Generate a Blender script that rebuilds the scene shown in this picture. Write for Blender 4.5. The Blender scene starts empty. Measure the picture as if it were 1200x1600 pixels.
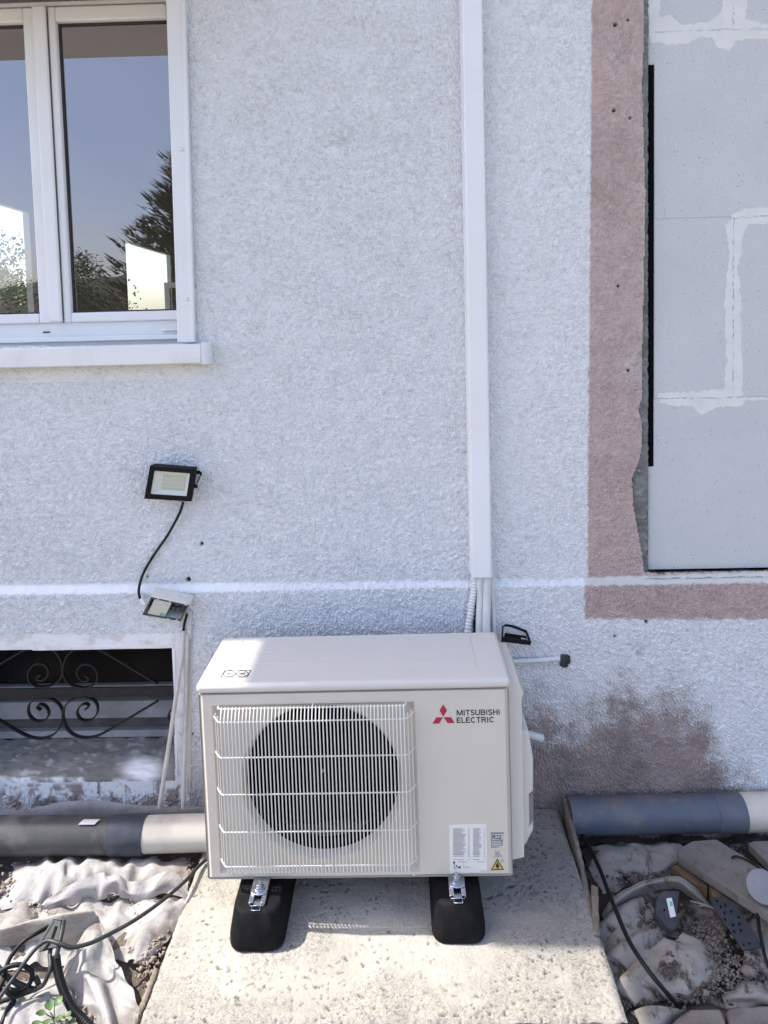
import bpy, bmesh, math, random
import numpy as np
from mathutils import Vector, Matrix

random.seed(7)
S = bpy.context.scene
COL = S.collection
R = math.radians

# ------------------------------------------------------------------ camera
FPX, CY = 1134.208, 584.61
PITCH, YAW, ROLL = 0.06837, 0.01933, -0.02416
CAM = Vector((0.53039, -2.23821, 1.54781))
FWD = Vector((-math.sin(YAW) * math.cos(PITCH), math.cos(YAW) * math.cos(PITCH), -math.sin(PITCH)))
_r0 = Vector((math.cos(YAW), math.sin(YAW), 0)); _u0 = _r0.cross(FWD)
RGT = _r0 * math.cos(ROLL) + _u0 * math.sin(ROLL)
UPV = -_r0 * math.sin(ROLL) + _u0 * math.cos(ROLL)
cd = bpy.data.cameras.new('camera'); cam = bpy.data.objects.new('camera', cd); COL.objects.link(cam)
cd.sensor_fit = 'VERTICAL'; cd.sensor_height = 24.0; cd.lens = FPX / 1600 * 24.0
cd.shift_y = -(800 - CY) / 1600
cd.clip_start = 0.05; cd.clip_end = 2000
cam.matrix_world = Matrix(((RGT.x, UPV.x, -FWD.x, CAM.x), (RGT.y, UPV.y, -FWD.y, CAM.y),
                           (RGT.z, UPV.z, -FWD.z, CAM.z), (0, 0, 0, 1)))
S.camera = cam

# ------------------------------------------------------------------ light
SUN = Vector((0.70, -0.050, -1.0)).normalized()        # direction the light travels
world = bpy.data.worlds.new('World'); S.world = world; world.use_nodes = True
wn = world.node_tree; bg = wn.nodes['Background']
sky = wn.nodes.new('ShaderNodeTexSky'); sky.sky_type = 'NISHITA'; sky.sun_disc = False
sky.sun_elevation = math.asin(-SUN.z); sky.sun_rotation = math.atan2(-SUN.x, -SUN.y)
sky.altitude = 200; sky.air_density = 1.0; sky.dust_density = 2.5; sky.ozone_density = 1.5
tint = wn.nodes.new('ShaderNodeMix'); tint.data_type = 'RGBA'; tint.blend_type = 'MULTIPLY'; tint.inputs[0].default_value = 1
tint.inputs[7].default_value = (1.03, .965, .975, 1)     # colour correction of the sky light, slightly less green
wn.links.new(sky.outputs[0], tint.inputs[6]); wn.links.new(tint.outputs[2], bg.inputs[0]); bg.inputs[1].default_value = 0.15
sl = bpy.data.lights.new('sun', 'SUN'); sl.energy = 2.75; sl.angle = R(0.53); sl.color = (1.0, 0.955, 0.88)
so = bpy.data.objects.new('sun', sl); COL.objects.link(so)
so.rotation_euler = SUN.to_track_quat('-Z', 'Y').to_euler()
S.view_settings.view_transform = 'Standard'; S.view_settings.look = 'None'
S.view_settings.exposure = 1.45; S.view_settings.gamma = 1.0
S.view_settings.use_curve_mapping = False
S.render.engine = 'CYCLES'
try:
    S.cycles.use_denoising = True
    S.cycles.max_bounces = 6; S.cycles.diffuse_bounces = 3; S.cycles.glossy_bounces = 4
    S.cycles.transparent_max_bounces = 12
except Exception:
    pass

# ------------------------------------------------------------------ places
def ray(px, py):
    return FWD + RGT * ((px - 600) / FPX) + UPV * ((CY - py) / FPX)
def PY(px, py, Y=0.0):
    d = ray(px, py); return CAM + d * ((Y - CAM.y) / d.y)
def PZ(px, py, z=0.0):
    d = ray(px, py); return CAM + d * ((z - CAM.z) / d.z)
def pix(X, Y, Z):
    """the photograph's x, y of points (arrays)"""
    dx, dy, dz = X - CAM.x, Y - CAM.y, Z - CAM.z
    zc = dx * FWD.x + dy * FWD.y + dz * FWD.z
    return (600 + FPX * (dx * RGT.x + dy * RGT.y + dz * RGT.z) / zc,
            CY - FPX * (dx * UPV.x + dy * UPV.y + dz * UPV.z) / zc)

# ------------------------------------------------------------------ numpy noise
def gnoise(x, y, seed=0):
    x = np.asarray(x, float); y = np.asarray(y, float)
    rs = np.random.RandomState(seed); perm = rs.permutation(512); ang = rs.rand(512) * 2 * np.pi
    gx, gy = np.cos(ang), np.sin(ang)
    xi = np.floor(x).astype(int); yi = np.floor(y).astype(int); xf = x - xi; yf = y - yi
    def g(i, j, a, b):
        h = perm[(perm[i % 512] + j) % 512]; return gx[h] * a + gy[h] * b
    u = xf ** 3 * (xf * (xf * 6 - 15) + 10); v = yf ** 3 * (yf * (yf * 6 - 15) + 10)
    a = g(xi, yi, xf, yf); b = g(xi + 1, yi, xf - 1, yf); c = g(xi, yi + 1, xf, yf - 1); d = g(xi + 1, yi + 1, xf - 1, yf - 1)
    return (a + (b - a) * u + (c + (d - c) * u - a - (b - a) * u) * v) * 1.5
def fbm(x, y, seed=0, o=4):
    t = 0; a = 1.0; f = 1.0
    for k in range(o):
        t = t + a * gnoise(x * f, y * f, seed + k * 13); a *= .5; f *= 2.03
    return t
def sstep(a, b, x):
    t = np.clip((x - a) / (b - a), 0, 1); return t * t * (3 - 2 * t)
def in_poly(px, py, poly):
    r = np.zeros(np.shape(px), bool); n = len(poly)
    for i in range(n):
        x1, y1 = poly[i]; x2, y2 = poly[(i + 1) % n]
        if y1 == y2: continue
        c = ((y1 > py) != (y2 > py)) & (px < (x2 - x1) * (py - y1) / (y2 - y1) + x1); r ^= c
    return r

# ------------------------------------------------------------------ materials
def principled(name):
    m = bpy.data.materials.new(name); m.use_nodes = True
    nt = m.node_tree; return m, nt, nt.nodes['Principled BSDF']
def nd(nt, typ, **kw):
    n = nt.nodes.new(typ)
    for k, v in kw.items(): setattr(n, k, v)
    return n
def noise(nt, scale, detail=4, rough=.55, dist=0.0, co=None):
    n = nd(nt, 'ShaderNodeTexNoise'); n.inputs['Scale'].default_value = scale; n.inputs['Detail'].default_value = detail
    n.inputs['Roughness'].default_value = rough; n.inputs['Distortion'].default_value = dist
    if co: nt.links.new(co, n.inputs['Vector'])
    return n
def ramp(nt, src, p0, p1, c0=(0, 0, 0, 1), c1=(1, 1, 1, 1)):
    r = nd(nt, 'ShaderNodeValToRGB'); e = r.color_ramp.elements
    e[0].position, e[1].position = p0, p1; e[0].color, e[1].color = c0, c1
    nt.links.new(src, r.inputs[0]); return r
def mixc(nt, fac, a, b):
    m = nd(nt, 'ShaderNodeMix', data_type='RGBA')
    for sock, v in ((m.inputs[0], fac), (m.inputs[6], a), (m.inputs[7], b)):
        if isinstance(v, bpy.types.NodeSocket): nt.links.new(v, sock)
        elif isinstance(v, (int, float)): sock.default_value = v
        else: sock.default_value = (*v, 1)
    return m.outputs[2]
def coords(nt):
    return nd(nt, 'ShaderNodeTexCoord').outputs['Object']
def bump(nt, h, strength, dist, bs):
    b = nd(nt, 'ShaderNodeBump'); b.inputs['Strength'].default_value = strength; b.inputs['Distance'].default_value = dist
    nt.links.new(h, b.inputs['Height']); nt.links.new(b.outputs[0], bs.inputs['Normal']); return b
def mat(name, c, rough=.5, var=None, vs=8, lo=.4, hi=.65, bs=0, bd=.001, bsc=200, metal=0, spec=.5, var2=None, v2s=40, v2lo=.55, v2hi=.7, coat=0):
    """base colour with up to two layers of stain colour and a fine relief"""
    m, nt, b = principled(name); co = coords(nt)
    b.inputs['Roughness'].default_value = rough; b.inputs['Metallic'].default_value = metal
    b.inputs['Specular IOR Level'].default_value = spec; b.inputs['Coat Weight'].default_value = coat
    out = None
    if var: out = mixc(nt, ramp(nt, noise(nt, vs, 6, .6, .4, co).outputs[0], lo, hi).outputs[0], c, var)
    if var2: out = mixc(nt, ramp(nt, noise(nt, v2s, 5, .65, .2, co).outputs[0], v2lo, v2hi).outputs[0], out or c, var2)
    if out: nt.links.new(out, b.inputs['Base Color'])
    else: b.inputs['Base Color'].default_value = (*c, 1)
    if bs: bump(nt, noise(nt, bsc, 4, .6, 0, co).outputs[0], bs, bd, b)
    return m

M = {}
M['pvc'] = mat('white_pvc', (.80, .80, .80), .35, (.74, .74, .73), 3, .45, .7, spec=.5)
M['pvc_dark'] = mat('grey_gasket', (.03, .03, .032), .6)
M['duct'] = mat('white_trunking_plastic', (.82, .82, .82), .32, (.78, .78, .77), 4)
M['sill'] = mat('painted_sill', (.78, .78, .77), .7, (.66, .65, .62), 6, .5, .75, .25, .002, 60)
M['unit'] = mat('ivory_powder_coat', (.63, .585, .505), .42, (.605, .56, .48), 5, bs=.06, bd=.0006, bsc=900)
M['unit_top'] = mat('ivory_lid_coat', (.64, .61, .555), .38, (.60, .57, .515), 4.5, .52, .8, .06, .0006, 900)
M['unit_plastic'] = mat('ivory_plastic', (.66, .625, .56), .45)
M['wire'] = mat('coated_guard_wire', (.76, .735, .67), .35)
M['black_inside'] = mat('black_inside', (.012, .012, .013), .6)
M['fan'] = mat('dark_fan_plastic', (.005, .005, .006), .6, spec=.12)
M['fin'] = mat('dark_coil_fin', (.004, .004, .0045), .8, spec=.08)
M['rubber'] = mat('black_rubber', (.006, .006, .0065), .7, (.011, .011, .011), 30, bs=.25, bd=.0008, bsc=300, spec=.12)
M['zinc'] = mat('zinc_steel', (.62, .64, .67), .3, (.5, .52, .56), 30, metal=1)
M['black'] = mat('black_plastic', (.007, .007, .008), .5, spec=.18)
M['dark_metal'] = mat('wrought_iron_paint', (.010, .010, .012), .55, (.024, .023, .022), 30, .5, .75, .2, .001, 200)
M['cable'] = mat('black_cable_sheath', (.010, .010, .011), .45, spec=.25)
M['cable_dusty'] = mat('dusty_cable_sheath', (.022, .023, .025), .5, (.07, .066, .06), 20, .5, .8)
M['grey_plastic'] = mat('grey_plastic', (.040, .045, .055), .55, (.075, .075, .078), 40, .5, .8, spec=.25)
M['box_grey'] = mat('grey_box_plastic', (.60, .60, .55), .5, (.42, .41, .37), 20, .55, .8)
M['box_dark'] = mat('dark_gasket', (.07, .075, .085), .6)
M['conduit'] = mat('grey_conduit', (.62, .60, .56), .5, (.46, .44, .41), 9, .45, .75)
M['white_pipe'] = mat('white_conduit', (.74, .74, .73), .4, (.6, .6, .58), 14)
M['tape'] = mat('wrapped_pipe_tape', (.72, .71, .68), .5, (.64, .63, .6), 18, bs=.15, bd=.001, bsc=90)
M['drain_blue'] = mat('blue_grey_pvc', (.095, .108, .138), .5, (.155, .15, .15), 7, .45, .68, var2=(.2, .185, .165), v2s=26, v2lo=.58, v2hi=.74)
M['drain_dark'] = mat('dusty_dark_pvc', (.085, .082, .076), .55, (.045, .045, .047), 4, .38, .62, .15, .001, 200, var2=(.16, .148, .13), v2s=9, v2lo=.50, v2hi=.72)
M['drain_white'] = mat('old_white_pvc', (.60, .55, .47), .45, (.46, .40, .33), 8, .5, .75, var2=(.24, .21, .18), v2s=45, v2lo=.64, v2hi=.72)
M['wood_grey'] = mat('weathered_grey_plank', (.20, .185, .165), .85, (.13, .115, .10), 7, .4, .7, .4, .003, 70, var2=(.09, .08, .07), v2s=35)
M['wood_brown'] = mat('brown_offcut', (.20, .12, .065), .8, (.10, .06, .035), 14, .4, .7, .3, .002, 90)
M['stone'] = mat('broken_stone', (.20, .18, .16), .9, (.115, .10, .09), 12, .4, .65, .5, .004, 60)
M['disc'] = mat('pale_grey_plastic', (.21, .215, .23), .5, (.18, .185, .19), 20)
M['mortar'] = mat('grey_mortar', (.24, .24, .225), .95, (.13, .13, .12), 25, .4, .65, .8, .006, 70, var2=(.36, .355, .33), v2s=50)
M['glue'] = mat('thin_bed_mortar', (.74, .735, .70), .9, (.68, .675, .645), 18, .4, .7, .25, .0015, 120)
M['foam'] = mat('black_foam', (.004, .004, .005), .9, spec=.1)
M['paper'] = mat('paper_label', (.76, .745, .70), .6)
M['ink'] = mat('grey_print', (.33, .32, .31), .7)
M['ink_black'] = mat('black_print', (.012, .012, .012), .6)
M['red'] = mat('red_emblem', (.42, .015, .055), .45)
M['label_grey'] = mat('silver_label', (.20, .20, .20), .5)
M['yellow'] = mat('warning_yellow', (.55, .40, .06), .5)
M['leaf'] = mat('green_leaf', (.075, .14, .045), .5, (.11, .17, .06), 30)
M['plaster_in'] = mat('room_plaster', (.72, .71, .67), .9)
M['floor_in'] = mat('room_floor', (.22, .18, .14), .6)
M['roof'] = mat('shade_roof_boards', (.42, .40, .36), .8, (.34, .32, .29), 4)
M['needle'] = mat('conifer_needles', (.055, .075, .045), .7, (.09, .095, .06), 2)
M['crown'] = mat('tree_leaves', (.05, .085, .03), .7, (.085, .12, .045), 2)
M['bark'] = mat('bark', (.12, .09, .065), .9)
M['tile'] = mat('far_roof_tile', (.07, .055, .045), .9)
M['far_wall'] = mat('far_house_render', (.55, .52, .47), .9)
M['green_mark'] = mat('green_sticker', (.18, .42, .36), .5)

def m_block():
    m, nt, b = principled('aerated_concrete'); co = coords(nt)
    c = mixc(nt, ramp(nt, noise(nt, 3, 5, .6, 0, co).outputs[0], .35, .7).outputs[0], (.56, .57, .575), (.64, .645, .64))
    v = nd(nt, 'ShaderNodeTexVoronoi'); v.inputs['Scale'].default_value = 120; nt.links.new(co, v.inputs['Vector'])
    n = noise(nt, 35, 3, .6, 0, co)
    pit = nd(nt, 'ShaderNodeMath', operation='MULTIPLY')
    nt.links.new(ramp(nt, v.outputs['Distance'], .12, .22, (1, 1, 1, 1), (0, 0, 0, 1)).outputs[0], pit.inputs[0])
    nt.links.new(ramp(nt, n.outputs[0], .54, .60).outputs[0], pit.inputs[1])
    oi = nd(nt, 'ShaderNodeObjectInfo'); c = mixc(nt, oi.outputs['Random'], c, mixc(nt, .25, c, (.72, .72, .71)))
    c = mixc(nt, ramp(nt, noise(nt, 240, 3, .7, 0, co).outputs[0], .45, .7).outputs[0], c, (.50, .505, .51))
    c = mixc(nt, pit.outputs[0], c, (.30, .305, .31))
    nt.links.new(c, b.inputs['Base Color']); b.inputs['Roughness'].default_value = .95
    h = nd(nt, 'ShaderNodeMath', operation='SUBTRACT')
    nt.links.new(noise(nt, 300, 3, .7, 0, co).outputs[0], h.inputs[0]); nt.links.new(pit.outputs[0], h.inputs[1])
    bump(nt, h.outputs[0], .5, .003, b); return m
M['block'] = m_block()

def m_wall(name='stucco', d1=(.40, .315, .29), d2=(.24, .205, .18)):
    m, nt, b = principled(name); co = coords(nt)
    at = nd(nt, 'ShaderNodeAttribute', attribute_name='paint'); sp = nd(nt, 'ShaderNodeSeparateColor'); nt.links.new(at.outputs['Color'], sp.inputs[0])
    at2 = nd(nt, 'ShaderNodeAttribute', attribute_name='paint2'); sp2 = nd(nt, 'ShaderNodeSeparateColor'); nt.links.new(at2.outputs['Color'], sp2.inputs[0])
    w = mixc(nt, ramp(nt, noise(nt, 2.2, 6, .6, .3, co).outputs[0], .42, .72).outputs[0], (.80, .80, .80), (.79, .786, .788))
    w = mixc(nt, ramp(nt, noise(nt, 60, 4, .6, 0, co).outputs[0], .5, .75).outputs[0], w, (.76, .755, .76))
    pk = mixc(nt, ramp(nt, noise(nt, 5, 6, .65, .3, co).outputs[0], .36, .66).outputs[0], (.59, .45, .415), (.485, .375, .345))
    pk = mixc(nt, ramp(nt, noise(nt, 17, 6, .7, .8, co).outputs[0], .52, .74).outputs[0], pk, (.60, .485, .445))
    pk = mixc(nt, ramp(nt, noise(nt, 26, 5, .7, .4, co).outputs[0], .62, .74).outputs[0], pk, (.33, .25, .23))
    pk = mixc(nt, ramp(nt, noise(nt, 70, 4, .6, 0, co).outputs[0], .56, .72).outputs[0], pk, (.56, .43, .40))
    dt = mixc(nt, ramp(nt, noise(nt, 9, 6, .65, .3, co).outputs[0], .38, .66).outputs[0], d1, d2)
    c = mixc(nt, sp.outputs[0], w, pk)
    c = mixc(nt, sp.outputs[1], c, dt)
    c = mixc(nt, sp.outputs[2], c, (.60, .585, .55))
    c = mixc(nt, sp2.outputs[0], c, (.05, .04, .035))
    c = mixc(nt, sp2.outputs[1], c, (.86, .86, .86))
    nt.links.new(c, b.inputs['Base Color']); b.inputs['Roughness'].default_value = .8; b.inputs['Specular IOR Level'].default_value = .3
    bump(nt, noise(nt, 260, 4, .65, .4, co).outputs[0], .6, .002, b); return m
M['wall'] = m_wall(); M['sill_stone'] = m_wall('old_stone_sill', (.235, .23, .205), (.14, .138, .12))

def m_pad():
    m, nt, b = principled('rough_cement'); co = coords(nt)
    c = mixc(nt, ramp(nt, noise(nt, 3.4, 8, .68, .6, co).outputs[0], .40, .62).outputs[0], (.53, .50, .435), (.39, .37, .325))
    c = mixc(nt, ramp(nt, noise(nt, 30, 5, .7, .6, co).outputs[0], .45, .7).outputs[0], c, (.47, .44, .37))
    at = nd(nt, 'ShaderNodeAttribute', attribute_name='paint'); sp = nd(nt, 'ShaderNodeSeparateColor'); nt.links.new(at.outputs['Color'], sp.inputs[0])
    def times(a, b):
        k = nd(nt, 'ShaderNodeMath', operation='MULTIPLY'); nt.links.new(a, k.inputs[0]); nt.links.new(b, k.inputs[1]); return k.outputs[0]
    c = mixc(nt, times(ramp(nt, noise(nt, 120, 5, .75, 1.5, co).outputs[0], .44, .62).outputs[0], sp.outputs[2]), c, (.24, .215, .18))
    c = mixc(nt, times(ramp(nt, noise(nt, 60, 6, .75, 2.2, co).outputs[0], .55, .62).outputs[0], sp.outputs[2]), c, (.11, .10, .09))
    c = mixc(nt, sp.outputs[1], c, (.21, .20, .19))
    c = mixc(nt, sp.outputs[0], c, (.09, .083, .077))
    nt.links.new(c, b.inputs['Base Color']); b.inputs['Roughness'].default_value = .95; b.inputs['Specular IOR Level'].default_value = .2
    bump(nt, noise(nt, 130, 6, .75, .8, co).outputs[0], .9, .005, b); return m
M['pad'] = m_pad()

def m_soil():
    m, nt, b = principled('soil'); co = coords(nt)
    c = mixc(nt, ramp(nt, noise(nt, 9, 7, .7, .3, co).outputs[0], .38, .65).outputs[0], (.115, .09, .075), (.20, .17, .145))
    c = mixc(nt, ramp(nt, noise(nt, 90, 4, .7, 0, co).outputs[0], .55, .7).outputs[0], c, (.30, .27, .24))
    nt.links.new(c, b.inputs['Base Color']); b.inputs['Roughness'].default_value = 1; b.inputs['Specular IOR Level'].default_value = .15
    bump(nt, noise(nt, 120, 6, .75, .2, co).outputs[0], .9, .008, b); return m
M['soil'] = m_soil()

def m_sheet(name, base, dirt, lo, hi, sc=7):
    m, nt, b = principled(name); co = coords(nt)
    c = mixc(nt, ramp(nt, noise(nt, sc, 7, .68, .5, co).outputs[0], lo, hi).outputs[0], base, dirt)
    c = mixc(nt, ramp(nt, noise(nt, 60, 5, .7, .2, co).outputs[0], .6, .72).outputs[0], c, dirt)
    nt.links.new(c, b.inputs['Base Color']); b.inputs['Roughness'].default_value = .9; b.inputs['Specular IOR Level'].default_value = .2
    # thin felt: some daylight comes through it
    tr = nd(nt, 'ShaderNodeBsdfTranslucent'); nt.links.new(c, tr.inputs[0])
    mx = nd(nt, 'ShaderNodeMixShader'); mx.inputs[0].default_value = .18
    nt.links.new(b.outputs[0], mx.inputs[1]); nt.links.new(tr.outputs[0], mx.inputs[2])
    nt.links.new(mx.outputs[0], nt.nodes['Material Output'].inputs[0])
    bump(nt, noise(nt, 75, 7, .72, 1.2, co).outputs[0], .55, .006, b); return m
M['sheet'] = m_sheet('white_felt', (.47, .455, .44), (.24, .205, .175), .47, .66)
M['sheet_dirty'] = m_sheet('dirty_felt', (.37, .345, .305), (.07, .055, .045), .50, .57, 6)
M['sheet_soiled'] = m_sheet('soiled_felt', (.30, .275, .24), (.06, .047, .038), .44, .52, 7)
M['sheet_wall'] = m_sheet('dusty_felt', (.40, .40, .41), (.22, .21, .20), .45, .75, 6)

M['sheet_flap'] = m_sheet('stained_shaded_felt', (.44, .41, .375), (.24, .19, .15), .42, .70, 11)  # brown stains, plus a darker base for the shade on the flap face
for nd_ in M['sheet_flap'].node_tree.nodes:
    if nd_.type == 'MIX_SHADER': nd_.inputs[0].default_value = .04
def m_glass(name, ior=1.52, k=1.0):
    m = bpy.data.materials.new(name); m.use_nodes = True; nt = m.node_tree
    nt.nodes.remove(nt.nodes['Principled BSDF'])
    fr = nd(nt, 'ShaderNodeFresnel'); fr.inputs[0].default_value = ior
    mul = nd(nt, 'ShaderNodeMath', operation='MULTIPLY'); mul.inputs[1].default_value = k; mul.use_clamp = True
    nt.links.new(fr.outputs[0], mul.inputs[0])
    tp = nd(nt, 'ShaderNodeBsdfTransparent'); tp.inputs[0].default_value = (.86, .90, .88, 1)
    gl = nd(nt, 'ShaderNodeBsdfGlossy'); gl.inputs['Roughness'].default_value = 0.0; gl.inputs[0].default_value = (1.0, .93, .97, 1)
    mx = nd(nt, 'ShaderNodeMixShader'); nt.links.new(mul.outputs[0], mx.inputs[0])
    nt.links.new(tp.outputs[0], mx.inputs[1]); nt.links.new(gl.outputs[0], mx.inputs[2])
    nt.links.new(mx.outputs[0], nt.nodes['Material Output'].inputs[0]); return m
M['glass'] = m_glass('double_glazing', 1.52, 5.4)
M['lamp_glass'] = m_glass('lamp_glass', 1.5, 1.0)

# ------------------------------------------------------------------ mesh building
class MB:
    def __init__(s): s.v = []; s.f = []
    def add(s, vs, fs):
        o = len(s.v); s.v += [tuple(p) for p in vs]; s.f += [tuple(i + o for i in f) for f in fs]; return s
    def box(s, x0, x1, y0, y1, z0, z1):
        return s.add([(x0, y0, z0), (x1, y0, z0), (x1, y1, z0), (x0, y1, z0), (x0, y0, z1), (x1, y0, z1), (x1, y1, z1), (x0, y1, z1)],
                     [(0, 3, 2, 1), (4, 5, 6, 7), (0, 1, 5, 4), (1, 2, 6, 5), (2, 3, 7, 6), (3, 0, 4, 7)])
    def quadbox(s, q, n):
        """four corners (counter-clockwise seen from the front) and a vector to the back"""
        q = [Vector(p) for p in q]; n = Vector(n)
        return s.add(q + [p + n for p in q], [(0, 1, 2, 3), (7, 6, 5, 4), (0, 4, 5, 1), (1, 5, 6, 2), (2, 6, 7, 3), (3, 7, 4, 0)])
    def prism(s, poly, n):
        poly = [Vector(p) for p in poly]; n = Vector(n); k = len(poly)
        return s.add(poly + [p + n for p in poly], [tuple(range(k)), tuple(range(2 * k - 1, k - 1, -1))] +
                     [(i, i + k, (i + 1) % k + k, (i + 1) % k) for i in range(k)])
    def tube(s, path, r, n=8, prof=None, cap=True):
        path = [Vector(p) for p in path]; k = len(path); rr = r if isinstance(r, (list, tuple)) else [r] * k
        up = None; vs = []
        for i, p in enumerate(path):
            t = (path[min(i + 1, k - 1)] - path[max(i - 1, 0)]).normalized()
            if up is None:
                up = Vector((0, 1, 0)) if abs(t.y) < .9 else Vector((0, 0, 1))
            up = (up - t * up.dot(t)).normalized(); sd = t.cross(up)
            for j in range(n):
                if prof: a, b = prof[j]; vs.append(p + up * a + sd * b)
                else:
                    a = 2 * math.pi * j / n; vs.append(p + up * math.cos(a) * rr[i] + sd * math.sin(a) * rr[i])
        fs = [(i * n + j, i * n + (j + 1) % n, (i + 1) * n + (j + 1) % n, (i + 1) * n + j) for i in range(k - 1) for j in range(n)]
        if cap: fs += [tuple(range(n - 1, -1, -1)), tuple(range((k - 1) * n, k * n))]
        return s.add(vs, fs)
    def build(s, name, m, parent=None, smooth=False, bevel=0, seg=2, loc=None):
        me = bpy.data.meshes.new(name); base = Vector(loc) if loc else (Vector(parent_base(parent)) if parent else None)
        vs = s.v if base is None else [tuple(Vector(p) - base) for p in s.v]
        me.from_pydata(vs, [], s.f)
        return link(name, me, m, parent, smooth, bevel, seg, loc)
_base = {}
def parent_base(p):
    return _base.get(p.name, (0, 0, 0))
def link(name, me, m, parent=None, smooth=False, bevel=0, seg=2, loc=None):
    me.validate(); bm = bmesh.new(); bm.from_mesh(me); bmesh.ops.recalc_face_normals(bm, faces=bm.faces); bm.to_mesh(me); bm.free()
    if m: me.materials.append(m)
    o = bpy.data.objects.new(name, me); COL.objects.link(o)
    if parent: o.parent = parent; _base[o.name] = parent_base(parent)
    if loc: o.location = loc; _base[o.name] = tuple(loc)
    if smooth:
        for p in me.polygons: p.use_smooth = True
        if smooth != 'all':
            try: me.set_sharp_from_angle(angle=R(40))
            except Exception: pass
    if bevel:
        b = o.modifiers.new('bevel', 'BEVEL'); b.width = bevel; b.segments = seg; b.limit_method = 'ANGLE'; b.angle_limit = R(35)
        b.harden_normals = False
        for p in me.polygons: p.use_smooth = True
        try: me.set_sharp_from_angle(angle=R(60))
        except Exception: pass
    return o
def tag(o, label=None, cat=None, group=None, kind=None):
    if label: o['label'] = label
    if cat: o['category'] = cat
    if group: o['group'] = group
    if kind: o['kind'] = kind
    return o
def thing(name, loc, label, cat, group=None):
    o = bpy.data.objects.new(name, None); COL.objects.link(o); o.location = loc; o.empty_display_size = .05
    _base[o.name] = tuple(loc); return tag(o, label, cat, group)
def gridmesh(X, Y, Z, keep=None):
    """mesh from 2-D arrays of coordinates; keep: mask per quad"""
    h, w = X.shape; idx = np.arange(h * w).reshape(h, w)
    q = np.stack([idx[:-1, :-1], idx[:-1, 1:], idx[1:, 1:], idx[1:, :-1]], -1)
    q = q[keep] if keep is not None else q.reshape(-1, 4)
    q = q.reshape(-1, 4)
    used = np.unique(q); re = np.full(h * w, -1); re[used] = np.arange(len(used)); q = re[q]
    co = np.stack([X, Y, Z], -1).reshape(-1, 3)[used]
    me = bpy.data.meshes.new('grid'); me.vertices.add(len(co)); me.vertices.foreach_set('co', co.astype(np.float32).ravel())
    me.loops.add(q.size); me.loops.foreach_set('vertex_index', q.astype(np.int32).ravel())
    me.polygons.add(len(q)); me.polygons.foreach_set('loop_start', np.arange(0, q.size, 4, dtype=np.int32))
    me.polygons.foreach_set('use_smooth', np.ones(len(q), bool))
    me.update(calc_edges=True); return me, used
def attr(me, name, used, r, g, b):
    a = me.attributes.new(name, 'FLOAT_COLOR', 'POINT')
    c = np.stack([r.ravel()[used], g.ravel()[used], b.ravel()[used], np.ones(len(used))], -1)
    a.data.foreach_set('color', c.astype(np.float32).ravel())
def catmull(pts, n):
    pts = [Vector(p) for p in pts]; out = []
    k = len(pts) - 1
    for i in range(n):
        t = i / (n - 1) * k; a = min(int(t), k - 1); f = t - a
        p0, p1, p2, p3 = pts[max(a - 1, 0)], pts[a], pts[a + 1], pts[min(a + 2, k)]
        out.append(.5 * ((2 * p1) + (p2 - p0) * f + (2 * p0 - 5 * p1 + 4 * p2 - p3) * f * f + (3 * p1 - p0 - 3 * p2 + p3) * f ** 3))
    return out

# ================================================================== GROUND
def ground():
    m = MB(); o = -.16
    m.add([(-300, -400, o), (300, -400, o), (300, 300, o), (-300, 300, o)], [(0, 1, 2, 3)])
    g = m.build('ground', mat('pale_bounce_ground', (.27, .235, .18), 1, (.20, .175, .125), .5, .4, .65, .5, .02, 30)); tag(g, kind='structure')  # unseen yard ground, its colour lightened to bounce warm fill onto the wall
    # worked soil beside the wall, as uneven relief
    x = np.arange(-2.2, 2.6, .009); y = np.arange(-1.6, .02, .009); X, Y = np.meshgrid(x, y)
    right = sstep(.7, 1.0, X)
    Z = -.055 - .045 * right + .016 * fbm(X * 7, Y * 7, 3, 5) + .006 * np.abs(gnoise(X * 45, Y * 45, 8)) + .004 * gnoise(X * 95, Y * 95, 9)
    Z -= .03 * sstep(-1.0, -1.5, Y) * 3
    me, used = gridmesh(X, Y, Z)
    s = link('soil', me, M['soil'], smooth='all'); tag(s, kind='structure')
ground()

# ================================================================== HOUSE
house = thing('house', (.5, .15, 0), 'house front in rough white stucco with an unpainted pink band and a filled opening', 'house')
LEDGE_T = [(0, 913), (300, 910.5), (420, 909), (720, 905), (912, 902), (1200, 893)]
LEDGE_B = [(0, 926), (300, 922.5), (420, 920), (720, 914), (912, 911), (1200, 907)]
INFILL = [(1006, -200), (1007, 60), (1004, 130), (1006, 200), (1009, 300), (1007, 420), (1005, 520), (1003, 580), (1004, 620), (998, 640), (1004, 660), (1003, 700),
          (1000, 718), (988, 748), (990, 790), (997, 830), (1003, 862), (1006, 893), (1030, 895), (1400, 886), (1400, -200)]
BASE_OPEN = [(-400, 1017), (271, 1010), (273, 1060), (276, 1213), (-400, 1222)]
WIN_OPEN = [(-600, 545), (298, 538), (284, -60), (-600, -50)]
HOLE = [(873, 1026), (875, 1023), (874, 1020), (877, 1017), (879, 1020.5), (882, 1021), (885, 1019), (888, 1021), (887, 1025), (889, 1028), (888, 1032), (885, 1034.5), (885, 1037), (881, 1038), (878, 1036), (874, 1037), (872, 1034), (874, 1030)]
def lerp_y(pts, x):
    return np.interp(x, [p[0] for p in pts], [p[1] for p in pts])
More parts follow.
